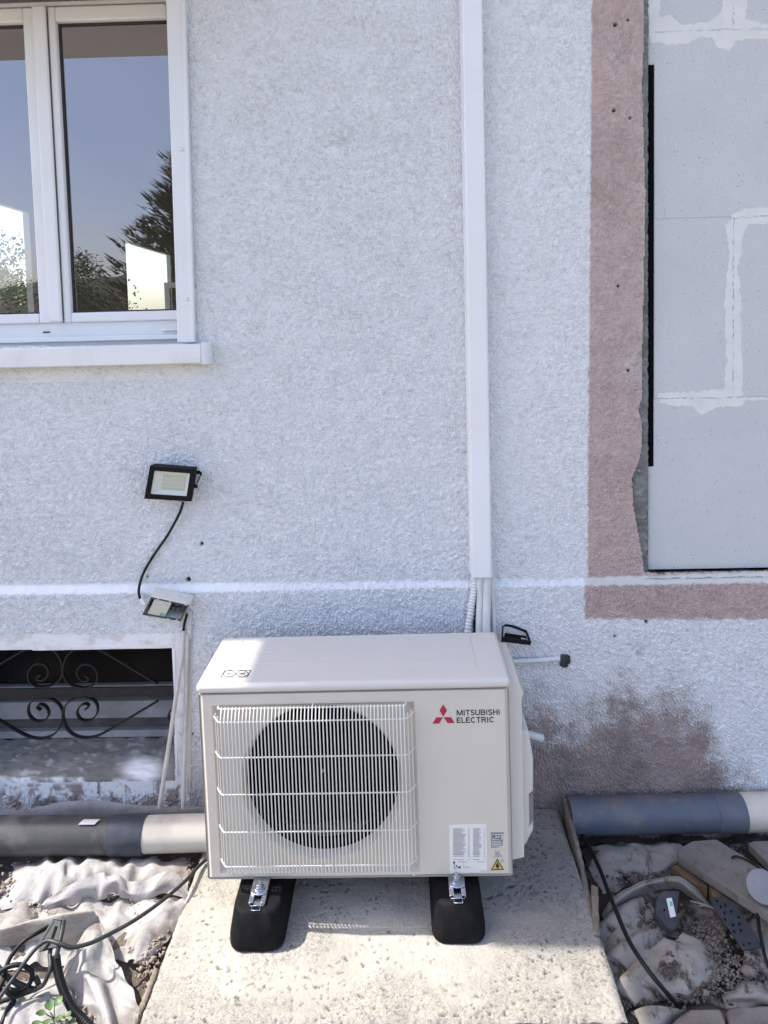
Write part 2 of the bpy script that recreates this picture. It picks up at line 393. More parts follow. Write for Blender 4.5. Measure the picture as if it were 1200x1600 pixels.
def wall():
    st = .0028
    x = np.arange(-.93, 1.86, st); z = np.arange(-.13, 2.66, st); X, Z = np.meshgrid(x, z)
    px, py = pix(X, np.zeros_like(X), Z)
    wob = fbm(X * 40, Z * 40, 21, 3)
    lt, lb = lerp_y(LEDGE_T, px), lerp_y(LEDGE_B, px)
    led = sstep(lt + 1, lb + 1, py + wob)                       # 0 above, 1 on the socle
    ledm = sstep(lt - 1.2, lt + 1, py + wob * 1.8) * (1 - sstep(lb - 1, lb + 1.2, py + wob * 1.8))
    # stucco relief: band-passed noise, its crests sharpened, slightly slanted
    rs = np.random.RandomState(4); wn_ = rs.randn(*X.shape)
    fx = np.fft.fftfreq(X.shape[1], st)[None, :]; fz = np.fft.fftfreq(X.shape[0], st)[:, None]
    u = fx * .82 + fz * .57; v = -fx * .57 + fz * .82
    fr = np.sqrt((u * 1.25) ** 2 + (v * .9) ** 2)
    def band(f0, w): return np.fft.ifft2(np.fft.fft2(wn_) * np.exp(-((fr - f0) / w) ** 2)).real
    b1 = band(132, 46); b1 /= b1.std(); b2 = band(46, 26); b2 /= b2.std()
    h = (np.tanh(b1 * .8) * .0023 + np.maximum(b1, 0) ** 1.5 * .0011) * (.95 + .12 * np.tanh(fbm(X * 6, Z * 6, 35, 3))) + b2 * .0006
    amp = .98 + .14 * sstep(-.5, .6, fbm(X * 1.3, Z * 1.3, 33, 3)) + .35 * sstep(600, 1000, py)
    band_top = ((py > 986 + wob * 2) & (px < 300) & (py < 1260)).astype(float) * (1 - sstep(1232, 1244, py))
    side_ok = 1 - sstep(296, 302, px); band_top = band_top * side_ok
    amp = amp * (1 - ledm * (.95 - .55 * sstep(330, 480, px) * (1 - sstep(900, 915, px)))) * (1 - .9 * band_top)
    Yv = -h * amp - .018 * led - .006 * fbm(X * 1.1, Z * 1.1, 5, 2) * .4 - .002 * fbm(X * 9, Z * 9, 6, 2) * .5
    # bare pink render
    edge = 925 - 7 * py / 900 + wob * 1.6
    pink = sstep(-1.5, 1.5, px - edge) * (1 - sstep(-2, 3, py - lb))
    pink2 = sstep(-2, 2, px - (911 + wob * 2)) * sstep(-2, 2, py - lb) * (1 - sstep(-2.5, 2.5, py - (964 + wob * 2.5)))
    pk = np.maximum(pink, pink2)
    wornr = sstep(.0, .55, fbm(X * 30, Z * 30, 91, 4) + sstep(955, 1012, px) * 1.1 - 1.0) * (px > 940) * (py < 905)
    scr = np.exp(-(((px - 958) / 11) ** 2 + ((py - 82) / 24) ** 2)) * sstep(-.2, .5, gnoise(X * 90 + Z * 60, Z * 30, 92)) + np.exp(-(((px - 985) / 16) ** 2 + ((py - 575) / 22) ** 2)) * .6
    pale = np.maximum(ledm * sstep(908, 916, px), np.clip(np.maximum(wornr * .45, scr * .7), 0, 1))
    # dirty patch where the white coat stops short
    top = lerp_y([(780, 1070), (835, 1080), (880, 1100), (925, 1086), (955, 1052), (1010, 1066), (1050, 1060), (1090, 1080), (1115, 1130), (1140, 1185), (1168, 1210), (1300, 1222)], px)
    n2 = fbm(X * 16, Z * 16, 11, 4); n3 = fbm(X * 75, Z * 75, 17, 2)
    dirt = sstep(-30, 85, py - top + n2 * 36 + n3 * 14 - b1 * 13) * sstep(790, 800, px)
    dirt = np.maximum(dirt, .22 * sstep(.35, .9, n3 + .6 * n2 - .012 * np.hypot(px - 1030, (py - 1000) * 1.0)))
    for cx_, cy_, rr, k in [(540, 215, 46, .17), (995, 1015, 16, .6), (985, 1010, 30, .35), (680, 130, 60, .07), (590, 400, 80, .05), (450, 130, 80, .03), (312, 690, 40, .12), (310, 1150, 16, .5)]:
        dirt = np.maximum(dirt, k * np.exp(-((px - cx_) ** 2 + ((py - cy_) * 1.2) ** 2) / (2 * (rr * .5) ** 2)) * sstep(-.5, .7, n3 + n2 * .5))
    low_l = sstep(1215, 1222, py) * (1 - sstep(300, 320, px))
    dirt = np.maximum(dirt, low_l * sstep(-.25, .45, n2 + .008 * (py - 1235) + n3 * .4))
    dirt = np.maximum(dirt, (1 - sstep(300, 330, px)) * 0 + band_top * .32 * sstep(-.1, .7, n2 + .3 * n3))
    dirt = np.maximum(dirt, sstep(296, 303, px) * (1 - sstep(335, 345, px)) * sstep(1120, 1250, py) * .45)
    dirt = dirt * (1 - ledm)
    # drilled holes, pushed in with their inner shade painted dark, and chips
    hole = np.zeros_like(X)
    for hx, hy, hr in [(315, 850, 3.2), (294, 906, 4.5), (962, 38, 3.4), (981, 31, 2.2), (960, 172, 3.0), (985, 184, 2.4), (966, 447, 2.4), (982, 579, 2.6), (1007, 968, 3), (958, 990, 2.6), (230, 902, 2), (302, 1142, 2.5)]:
        hole = np.maximum(hole, 1 - sstep(hr * .5, hr * 1.15, np.hypot(px - hx, py - hy)))
    big = 1 - sstep(6.5, 9.5, np.hypot(px - 880, (py - 1028) * .9) + wob * 2.5)
    Yv = Yv + .014 * hole + .004 * big
    chip = (1 - sstep(8.5, 12, np.hypot(px - 881, (py - 1028)) + wob * 5))
    white = ((1 - sstep(10, 14, np.hypot((px - 521) * .8, (py - 238) * 1.5))) * .7)
    white = np.maximum(white, ledm * (1 - sstep(330, 480, px)) * .5)
    lowwhite = np.exp(-(((px - 215) / 26) ** 2 + ((py - 1205) / 13) ** 2))
    keep = np.ones(X.shape, bool)
    for P in (INFILL, BASE_OPEN, WIN_OPEN, HOLE): keep &= ~in_poly(px, py, P)
    kq = keep[:-1, :-1] & keep[1:, 1:] & keep[:-1, 1:] & keep[1:, :-1]
    me, used = gridmesh(X - .5, Yv - .15, Z, kq)
    attr(me, 'paint', used, pk, np.clip(dirt, 0, 1), np.maximum(pale, chip * .9)); attr(me, 'paint2', used, np.clip(hole, 0, 1), np.clip(white, 0, 1), 0 * hole)
    link('wall', me, M['wall'], house, smooth='all'); _base['wall'] = (.5, .15, 0)
wall()
CORE = MB()
bx1 = PY(271, 1012).x; bt = PY(150, 1013).z; bb = PY(150, 1216).z
wx1 = PY(300, 500).x + .012; wb = PY(150, 548).z; ix = PY(1009, 500).x; iz = PY(1100, 893).z
WT = 4.2
OUT = MB()
OUT.box(-4.0, -.925, -.004, .3, -.3, 1.40); OUT.box(-4.0, -1.35, -.004, .3, 1.401, WT); OUT.box(1.855, 5.0, -.016, .001, -.3, iz - .02); OUT.box(2.25, 5.0, 0, .3, -.3, WT)
OUT.box(-1.349, 2.249, -.003, .3, 2.655, WT)
OUT.build('outer_wall', M['wall'], house)
CORE.box(wx1, ix - .02, .03, .3, -.3, 2.654)                       # between the openings
CORE.box(-1.349, wx1 - .001, .03, .3, bt + .01, wb - .03)
CORE.box(-1.349, bx1 + .012, .03, .3, -.3, bb - .02)
CORE.box(bx1 + .013, wx1 - .001, .03, .3, -.3, bt + .009)
CORE.box(ix - .019, 2.249, .03, .3, -.3, iz - .02)
CORE.build('masonry', mat('rough_masonry', (.5, .48, .45), .95, (.4, .38, .36), 6), house)
# reveals of the openings
rv = MB()
rv.box(-1.34, bx1 + .011, .004, .19, bt, bt + .008)
rv.box(bx1, bx1 + .010, .004, .19, bb, bt - .001)
rv.build('reveal', mat('reveal_render', (.55, .545, .53), .9, (.4, .39, .37), 9), house)

ed = MB()
q = [PY(-500, 1012.5, -.0195), PY(271.5, 1007.5, -.0195), PY(271.5, 1013, -.0195), PY(-500, 1017.5, -.0195)]
ed.quadbox([q[3], q[2], q[1], q[0]], (0, .1, 0))
q = [PY(270.5, 1013.2, -.0195), PY(274, 1013.2, -.0195), PY(278.5, 1215, -.0195), PY(275.5, 1215, -.0195)]
ed.quadbox([q[3], q[2], q[1], q[0]], (0, .1, 0))
ed.build('opening_edge', M['sill'], house, bevel=.002)

# unseen roof added above, its edge stepped to shade the lid and rubble
shade_roof = MB()
for x0, x1, y0 in ((-6, -2.385, -.002), (-2.385, -1.93, -.27), (-1.93, 7, -.80)):
    shade_roof.box(x0, x1 - .001, y0, 1.0, 4.2, 4.32)
shade_roof.add([(-6, 0, 4.32), (7, 0, 4.32), (7, 5, 6.2), (-6, 5, 6.2), (-6, 5, 4.32), (7, 5, 4.32)], [(0, 1, 2, 3), (1, 5, 2), (0, 3, 4), (2, 5, 4, 3)])
shade_roof.build('roof', M['roof'], house)
sb = MB(); sb.box(-1.10, wx1 + .05, -.40, -.005, 2.60, 2.80)
sb.build('shutter_box', M['sill'], house, bevel=.006)

# ---- the room behind the big window
def room():
    m = MB(); x0, x1, y0, y1, z0, z1 = -1.75, 2.6, .32, 6.2, .72, 2.95
    m.add([(x0, y0, z0), (x1, y0, z0), (x1, y1, z0), (x0, y1, z0)], [(0, 1, 2, 3)])
    m.build('room_floor', M['floor_in'], house)
    w = MB(); w.box(x0 - .2, x1, y0, y1 + .2, z1, z1 + .1); w.box(x0, x1, y1, y1 + .2, z0, z1); w.box(x1, x1 + .1, y0, y1 + .2, z0, z1 + .1)
    ys = [y0, .95, 2.36, 3.9, 5.2, y1]
    for i in range(5):
        if i in (1, 3):
            w.box(x0 - .05, x0, ys[i], ys[i + 1], z0, .95); w.box(x0 - .05, x0, ys[i], ys[i + 1], 2.34, z1)
        else: w.box(x0 - .05, x0, ys[i], ys[i + 1], z0, z1)
    w.build('room_wall', M['plaster_in'], house)
    for (a, b) in ((.95, 2.36), (3.9, 5.2)):
        f = MB(); X = x0 - .045
        f.box(X, X + .04, a, a + .04, .95, 2.34); f.box(X, X + .04, b - .04, b, .95, 2.34); f.box(X, X + .04, a + .0401, b - .0401, 2.30, 2.34); f.box(X, X + .04, a + .0401, b - .0401, .95, .99)
        f.build('room_window', M['pvc'], house)
    s = MB(); X = x0 + .05                      # a casement standing open in the far one
    for (p, q) in (((0, 0), (.05, 0)), ((.45, 0), (.5, 0))):
        s.box(X + p[0], X + q[0], 4.75, 4.80, 1.0, 2.0)
    s.box(X + .0501, X + .4499, 4.75, 4.80, 1.95, 2.0); s.box(X + .0501, X + .4499, 4.75, 4.80, 1.0, 1.05)
    s.build('open_casement', M['pvc'], house)
room()

# ---- the white two-leaf window
YS, YG = .085, .112      # front of the sashes, plane of the glass
def window():
    def P(px, py, Y): return PY(px, py, Y)
    fr = MB(); b = P(150, 533, YS); xr = P(285, 400, YS).x + .05
    zb, zt = P(150, 546, YS).z, 2.585
    z_rail = P(150, 502, YS).z
    fr.box(-1.34, xr, YS + .012, YS + .07, zb, z_rail)                       # bottom rail of the fixed frame
    fr.box(-1.34, xr, YS + .012, YS + .07, P(150, 4, YS).z, zt)              # head
    fr.box(P(279, 400, YS).x, xr, YS + .012, YS + .07, z_rail + .001, P(150, 4, YS).z - .001)
    W = fr.build('window', M['pvc'], house, bevel=.004)
    lip = MB(); lip.box(-1.34, xr, YS - .006, YS + .011, P(150, 533, YS - .006).z, P(150, 525, YS - .006).z); lip.build('drip_rail', M['pvc'], W, bevel=.003)
    ztop, zbot = P(150, 8, YS).z, P(150, 503, YS).z
    gz0, gz1 = P(180, 487, YS).z, P(180, 30, YS).z
    mx = P(84, 250, YS).x         # joint between the leaves
    def leaf(x0, x1, g0, g1):
        m = MB(); d = YS + .035
        for q in ((x0, g0, zbot, ztop), (g1, x1, zbot, ztop), (g0, g1, zbot, gz0), (g0, g1, gz1, ztop)):
            m.box(q[0], q[1], YS, d, q[2], q[3])
        s = m.build('sash', M['pvc'], W, bevel=.005, seg=3)
        ga = MB()
        for q in ((g0 - .002, g0 + .005, gz0, gz1), (g1 - .005, g1 + .002, gz0, gz1), (g0 + .006, g1 - .006, gz0 - .002, gz0 + .005), (g0 + .006, g1 - .006, gz1 - .006, gz1 + .002)):
            ga.box(q[0], q[1], YS + .02, YS + .034, q[2], q[3])
        ga.build('gasket', M['pvc_dark'], W)
        p = MB(); p.add([(g0 + .001, YG, gz0 + .001), (g1 - .001, YG, gz0 + .001), (g1 - .001, YG, gz1 - .001), (g0 + .001, YG, gz1 - .001)], [(0, 1, 2, 3)])
        p.build('pane', M['glass'], W)
    leaf(mx + .004, P(276, 400, YS).x + .045, P(98, 260, YS).x, P(276, 400, YS).x)
    leaf(-1.30, mx - .004, -1.24, P(48, 260, YS).x)
    # moulded meeting stile in front of the joint
    ms = MB(); a, c = P(62, 250, YS - .012).x, P(83, 250, YS - .012).x
    ms.box(a, c, YS - .014, YS - .001, P(80, 503, YS).z, ztop); ms.build('meeting_stile', M['pvc'], W, bevel=.006, seg=3)
    sl_ = MB(); q = P(72, 519, YS + .008)
    sl_.box(q.x - .011, q.x + .011, YS + .0085, YS + .0118, q.z - .002, q.z + .002); sl_.build('drain_slot', M['black'], W)
    q = P(268, 515, YS + .008); c2 = MB(); c2.box(q.x - .03, q.x + .03, YS + .002, YS + .0115, q.z - .004, q.z + .004); c2.build('drain_cap', M['pvc'], W, bevel=.003)
    # shutter guide on the wall face
    g = MB(); 
    yf = -.022
    tl, tr = P(259, 0, yf), P(287, 0, yf); bl, br = P(277, 535, yf), P(303, 535, yf)
    up = (tl.z + .12 - bl.z) / (tl.z - bl.z)
    tl2, tr2 = bl + (tl - bl) * up, br + (tr - br) * up
    xo = .012
    g.quadbox([bl, br, tr2, tl2], (0, .115, 0)); G = g.build('shutter_guide', M['pvc'], W, bevel=.003)
    lp = MB(); a0, a1 = P(297, 535, yf - .004), P(304.5, 535, yf - .004); a2, a3 = P(289, 0, yf - .004), P(282, 0, yf - .004)
    lp.quadbox([a0, a1, a2, a3], (0, .02, 0)); lp.build('guide_lip', M['pvc'], W, bevel=.003)
    for (x, y) in ((283, 233), (291, 467)):
        q = P(x, y, yf - .003); m = MB()
        for k in range(2):
            n = 12; r_ = (.0065, .004)[k]; m.v += [(q.x + r_ * math.cos(2 * math.pi * i / n), yf - .0005 - .004 * k, q.z + r_ * math.sin(2 * math.pi * i / n)) for i in range(n)]
        m.f += [tuple(range(12, 24))] + [(i, (i + 1) % 12, 12 + (i + 1) % 12, 12 + i) for i in range(12)]
        m.build('screw_cap', M['pvc'], W, smooth=True)
    # sill
    s = MB(); ysl = -.055
    t0, t1 = P(150, 541, ysl).z, P(150, 572, ysl).z
    xe = P(314, 550, ysl).x
    s.box(-1.5, xe, ysl, YS, t1, t0)
    SI = s.build('window_sill', M['sill'], house, bevel=.004)
    e = MB(); n = 10; c = Vector((xe + .001, 0, 0)); r_ = P(329, 555, ysl + .02).x - xe
    poly = [(xe + .0015, ysl - .002, t1 - .002)] + [(xe + .0015 + r_ * math.sin(a), ysl + r_ * .9 - r_ * math.cos(a) * 1.0, t1 - .002) for a in [R(20 + 70 * i / n) for i in range(n + 1)]] + [(xe + r_, .0, t1 - .002), (xe + .0015, .0, t1 - .002)]
    e.prism(poly, (0, 0, t0 - t1 + .006)); e.build('sill_end', M['sill'], SI, smooth=True)
    wd = MB(); wd.box(-1.5, xe - .002, -.001, YS, t1 - .05, t1 - .001); wd.build('sill_bed', M['sill'], SI)
window()

# ---- basement window with wrought iron grille
def basement():
    yb = .17
    def P(px, py, Y=yb): return PY(px, py, Y)
    x0, x1 = -1.34, bx1 - .001
    f = MB()
    def rail(y1, y2, Y, d=.03): f.box(x0, x1, Y, Y + d, P(140, y2, Y).z, P(140, y1, Y).z - .0005)
    rail(1096, 1123, yb - .01); rail(1071, 1077, yb + .012)
    W = f.build('basement_window', mat('dull_window_paint', (.36, .36, .38), .7, (.25, .25, .26), 9), house, bevel=.003)
    m = MB(); m.box(x0, x1, yb + .006, yb + .03, P(140, 1141, yb).z, P(140, 1124, yb).z); m.box(x0, x1, yb + .004, yb + .03, P(140, 1095, yb).z, P(140, 1078, yb).z)
    m.build('lower_rail', mat('dark_rail', (.11, .105, .10), .9, (.06, .057, .055), 15), W)  # darker grey strips under and over the light rail
    l = MB(); l.box(x0, x1, yb - .018, yb + .03, P(140, 1153, yb - .018).z, P(140, 1142, yb - .018).z); l.build('sill_strip', W.data.materials[0], W, bevel=.003)
    g = MB(); g.add([(x0, yb + .028, P(140, 1072).z), (x1, yb + .028, P(140, 1072).z), (x1, yb + .028, bt + .02), (x0, yb + .028, bt + .02)], [(0, 1, 2, 3)])
    g.build('basement_pane', mat('dark_pane', (.006, .006, .007), .25, spec=.2), W)
    bk = MB(); bk.box(x0, x1, yb + .031, yb + .05, bb - .1, bt + .03); bk.build('dark_back', M['black_inside'], W)
    # sloping stone sill, rough
    xs = np.arange(x0, x1, .008); n = 30
    T = np.linspace(0, 1, n)[:, None]; X = np.repeat(xs[None, :], n, 0)
    za, zc_ = P(140, 1153, yb - .016).z, PY(140, 1216, -.022).z
    Y = (yb - .016) * (1 - T) + (-.022) * T + 0 * X; Z = za * (1 - T) + zc_ * T + 0 * X
    Z = Z + .004 * fbm(X * 22, T * 6 + 0 * X, 41, 4) + .0015 * gnoise(X * 90, T * 22 + 0 * X, 45); Y = Y + .003 * fbm(X * 25, T * 8 + 3 + 0 * X, 42, 4) * (T > .9)
    drop = np.array([[.018], [.05], [.11]])
    X2 = np.vstack([X, X[:3]]); Z2 = np.vstack([Z, Z[-1:] - drop]); Y2 = np.vstack([Y, Y[-1:] + .004 + 0 * drop])
    me, used = gridmesh(X2 - .5, Y2 - .15, Z2)
    px, py = pix(X2, Y2, Z2); nn = fbm(X2 * 14, (Z2 - Y2) * 18, 43, 4); sc = fbm(X2 * 22 + 20 * Z2, (Z2 - Y2) * 55, 44, 4)
    wh = np.exp(-(((px - 222) / 24) ** 2 + ((py - 1202) / 15) ** 2)) * 1.3
    wh = np.maximum(wh, sstep(1212, 1218, py) * sstep(-.3, .4, nn) * .8)
    d = np.clip(.95 - wh + 0 * X2, 0, 1)
    attr(me, 'paint', used, 0 * X2, d, np.clip(.55 * sstep(.15, .45, sc) * sstep(-.2, .4, nn), 0, 1) * (1 - np.clip(wh, 0, 1))); attr(me, 'paint2', used, 0 * X2, np.clip(wh - .1, 0, 1), 0 * X2)
    link('basement_sill', me, M['sill_stone'], house, smooth='all')
    # grille
    yg = .045
    prof = [(-.007, -.0021), (.007, -.0021), (.007, .0021), (-.007, .0021)]
    bar = MB(); a, b = PY(-60, 1082, yg), PY(271, 1081, yg)
    bar.box(-1.33, bx1 - .002, yg - .004, yg + .004, PY(140, 1089, yg).z, PY(140, 1074, yg).z)
    G = bar.build('window_grille', M['dark_metal'], house, bevel=.001)
    def pth(pts, n=60): return catmull([PY(x, y, yg) for x, y in pts], n)
    def spiral(cx_, cy_, r0, r1, a0, a1, n=26):
        return [(cx_ + (r0 + (r1 - r0) * i / n) * math.cos(a0 + (a1 - a0) * i / n), cy_ + (r0 + (r1 - r0) * i / n) * math.sin(a0 + (a1 - a0) * i / n)) for i in range(n + 1)]
    def scroll(mir, flip):
        # inner eye -> spiral -> big sweep; drawn for the right-hand scroll below the bar
        eye = spiral(133, 1109, 3, 17, R(120), R(420)) 
        sp = [(134, 1101), (141, 1104), (141, 1113), (132, 1117), (122, 1113), (120, 1103)]
        pts = [(133, 1108), (139, 1104), (136, 1099.5), (129, 1100.5), (123, 1106), (121, 1115), (126, 1123), (135, 1126), (145, 1123), (152, 1114), (152.5, 1102), (146, 1093), (135, 1089), (121, 1090), (108, 1096), (100, 1108), (99.5, 1122), (104, 1136), (113, 1146), (126, 1151.5), (142, 1152), (157, 1147.5), (180, 1135), (210, 1117), (247, 1095)]
        if mir: pts = [(197.5 - x, y + 1) for x, y in pts]
        if flip: pts = [(x, 2 * 1081.5 - y) for x, y in pts]
        return pts
    for dx in (0, -335):
        for flip in (0, 1):
            for mir in (0, 1):
                pts = [(x + dx, y + (-.010 * dx)) for x, y in scroll(mir, flip)]
                if min(p[0] for p in pts) > 300: continue
                MB().tube(pth(pts, 110), 1, 4, prof).build('scroll', M['dark_metal'], G)
    pts = [(270 + 10, 1118), (272, 1112), (266, 1110), (264, 1118), (268, 1127), (276, 1129)]
    MB().tube(pth([(276, 1108), (268, 1109), (263.5, 1116), (266, 1124), (271, 1127)], 30), 1, 4, prof).build('scroll', M['dark_metal'], G)
basement()

# ---- opening on the right filled with large aerated concrete blocks
def infill():
    yb = .028
    T = thing('block_infill', (1.6, yb, iz), 'large pale grey aerated concrete blocks filling the opening in the pink band', 'block wall')
    L, Rr = PY(1022, 300, yb).x, 2.24
    L0 = PY(1012, 800, yb).x
    z = [PY(1100, y, yb).z for y in (889, 622, 340, 51)] + [2.75]
    jx = PY(1145.5, 200, yb).x; jx2 = PY(1146, 480, yb).x
    j = .0007
    bk_ = MB(); bk_.box(L + .001, Rr, yb + .0022, yb + .18, z[0] + .004, z[4] - .01); bk_.build('joint_mortar', M['glue'], T)
    def block(x0, x1, z0, z1):
        b = MB(); b.box(x0 + j, x1 - j, yb, yb + .2, z0 + j, z1 - j); return b.build('block', M['block'], T, bevel=.0015)
    zc1, zc0 = PY(1017, 729, yb).z, PY(1017, 101, yb).z
    # lowest block, notched at its upper left corner
    b = MB(); x0, x1, z0, z1 = L0 + j, L0 + .625, z[0] + j, z[1] - j; xn = L; zn = zc1
    b.prism([(x0, yb, z0), (x1, yb, z0), (x1, yb, z1), (xn, yb, z1), (xn, yb, zn), (x0, yb, zn)], (0, .2, 0)); b.build('block', M['block'], T, bevel=.0015)
    block(L0 + .627, Rr, z[0], z[1])
    block(L, jx2, z[1], z[2]); block(jx2, Rr, z[1], z[2])
    x1 = L0 + .625
    b = MB(); z0, z1 = z[2] + j, z[3] - j
    b.prism([(L + j, yb, z0), (x1, yb, z0), (x1, yb, z1), (L0, yb, z1), (L0, yb, zc0), (L + j, yb, zc0)], (0, .2, 0)); b.build('block', M['block'], T, bevel=.0015)
    block(L0 + .627, Rr, z[2], z[3])
    block(L0, jx, z[3], z[4]); block(jx, Rr, z[3], z[4])
    m = MB(); m.box(L0 + .0005, L - .0003, yb + .003, yb + .05, zc1 + .0005, zc0 - .0005); f = m.build('foam_strip', M['foam'], T)
    # thin-bed mortar squeezed over the joints
    def smear(pts, name='mortar_smear', th=.0005):
        rs = random.Random(hash(tuple(pts)) % 999); out = []
        for i in range(len(pts)):
            a, b_ = pts[i], pts[(i + 1) % len(pts)]; L_ = math.hypot(b_[0] - a[0], b_[1] - a[1]); k = max(1, int(L_ / 5))
            for t in range(k):
                w = 1.9 if L_ > 8 else .3
                out.append((a[0] + (b_[0] - a[0]) * t / k + rs.uniform(-w, w), a[1] + (b_[1] - a[1]) * t / k + rs.uniform(-w, w)))
        MB().prism([PY(x, y, yb - th) for x, y in out], (0, th + .0016, 0)).build(name, M['glue'], T, bevel=.0006, seg=1)
    smear([(1013, 51.0), (1144, 46.6), (1148, 46.6), (1200, 47), (1290, 45), (1290, 60), (1200, 60), (1165, 61), (1150, 66), (1140, 79), (1125, 77), (1112, 60), (1095, 58), (1070, 70), (1045, 70), (1018, 66)])
    smear([(1013, 50), (1144.5, 45.4), (1145, -40), (1130, -40), (1128, 20), (1110, 34), (1085, 38), (1064, 37), (1050, 24), (1032, 27), (1029, -40), (1013, -40)])
    smear([(1146, 45.4), (1290, 42), (1290, 34), (1190, 38), (1166, 28), (1170, -40), (1146, -40)])
    smear([(1144, 339.6), (1290, 334), (1290, 318), (1215, 321), (1165, 325), (1142, 336)])
    smear([(1146.4, 341), (1290, 335.2), (1290, 348), (1200, 348), (1170, 352), (1160, 368), (1158, 400), (1150, 420), (1157, 440), (1158, 500), (1160, 560), (1160, 621), (1146.3, 621)])
    smear([(1144.9, 342), (1145.4, 620.8), (1028, 622), (1030, 614), (1090, 612), (1132, 608), (1136, 560), (1132, 500), (1134, 450), (1139, 400), (1136, 365), (1130, 352)])
    smear([(1030, 623.2), (1145, 621.8), (1160, 621.6), (1290, 618.6), (1290, 624), (1165, 626), (1160, 634), (1115, 638), (1095, 648), (1085, 636), (1050, 634), (1030, 630)])
    # mortar edge of the old render
    n = 420; ys = np.linspace(-40, 896, n); cols = 14
    X = np.zeros((n, cols)); Y = np.zeros((n, cols)); Z = np.zeros((n, cols))
    for i, y in enumerate(ys):
        for k in range(cols):
            t = k / (cols - 1); q = PY(982 + (1013.5 - 982) * t, y, .012)
            X[i, k], Y[i, k], Z[i, k] = q.x, .010 + .02 * max(0, t - .55) ** 1.2, q.z
    Y = Y + .006 * fbm(X * 60, Z * 60, 61, 4); X[:, -1] += .0015 * gnoise(Z[:, 0] * 40, Z[:, 0] * 0, 5)
    me, u = gridmesh(X - 1.6, Y - yb, Z - iz); o = link('mortar_edge', me, M['mortar'], T, smooth='all')
    # mortar bed under the lowest block and the dark gap above it
    n = 80; xs = np.linspace(1008, 1330, n); X = np.zeros((7, n)); Y = np.zeros((7, n)); Z = np.zeros((7, n))
    for k in range(7):
        t = k / 6
        for i, x in enumerate(xs):
            yy = .05 * (1 - t) - .008 * t; q = PY(x, 891 + 14 * t - (x - 1010) * .02, yy); X[k, i], Y[k, i], Z[k, i] = q.x, yy, q.z
    Z = Z + .0022 * fbm(X * 40, Y * 60, 66, 4)
    me, u = gridmesh(X - 1.6, Y - yb, Z - iz); link('mortar_bed', me, M['mortar'], T, smooth='all')
    g = MB(); g.box(PY(1026, 890, yb).x, Rr, yb + .012, yb + .19, z[0] - .012, z[0] + j - .0002); g.build('bed_gap', M['foam'], T)
infill()

# ================================================================== PIPE TRUNKING AND PIPES
def trunking():
    yf = -.048
    bl, br = PY(737, 905, yf), PY(769.5, 905, yf); tl, tr = PY(721.5, 0, yf), PY(754, 0, yf)
    up = 1.22; tl, tr = bl + (tl - bl) * up, br + (tr - br) * up
    T = thing('pipe_trunking', (bl.x + .03, 0, bl.z), 'tall white plastic pipe trunking running up the stucco wall', 'trunking')
    MB().quadbox([bl, br, tr, tl], (0, .046, 0)).build('cover', M['duct'], T, bevel=.007, seg=4)
    b = MB(); o = Vector((.004, 0, 0)); k = .034
    b.quadbox([bl + Vector((-.003, k, .004)), br + Vector((.003, k, .004)), tr + Vector((.003, k, 0)), tl + Vector((-.003, k, 0))], (0, .018, 0)); b.build('base_channel', M['duct'], T, bevel=.002)
    # pipes below
    def run(pts, n=40): return catmull([PY(x, y, Y) for x, y, Y in pts], n)
    c = MB(); path = run([(742, 880, -.022), (741, 915, -.026), (736, 950, -.035), (730.5, 990, -.05), (729, 1030, -.06), (728, 1080, -.07)], 150)
    rr = [.0098 + (.0016 if (i // 2) % 2 else -.0010) for i in range(150)]
    tag(c.tube(path, rr, 12).build('corrugated_conduit', M['white_pipe'], smooth='all'), 'white corrugated conduit at the left below the trunking', 'conduit')
    tag(MB().tube(run([(750, 880, -.024), (749.7, 930, -.03), (748, 990, -.05), (747, 1080, -.06)]), .0102, 14).build('insulated_pipe', M['tape'], smooth='all'),
        'narrower white wrapped pipe with a tape collar, middle of three below the trunking', 'pipe')
    cl = MB(); cl.tube(run([(750, 880, -.024), (749.8, 905, -.027), (749.7, 921, -.029)], 8), .0111, 14).build('tape_collar', M['tape'], bpy.data.objects['insulated_pipe'], smooth=True)
    tag(MB().tube(run([(761, 880, -.026), (760.5, 930, -.032), (759.5, 990, -.052), (759, 1080, -.06)]), .0130, 16).build('insulated_pipe', M['tape'], smooth='all'),
        'thicker white wrapped pipe, right one below the trunking', 'pipe')
    tag(MB().tube(run([(767, 880, -.014), (769.5, 940, -.018), (772.5, 990, -.03), (774, 1080, -.04)]), .008, 10).build('drain_hose', M['tape'], smooth='all'),
        'thin pale hose tucked behind the thick wrapped pipe', 'hose')
    tag(MB().tube(run([(746, 890, -.012), (745, 940, -.014), (741, 990, -.02), (740, 1060, -.02)]), .0055, 8).build('power_cable', M['cable'], smooth='all'),
        'black cable between the corrugated conduit and the wrapped pipes', 'cable')
trunking()

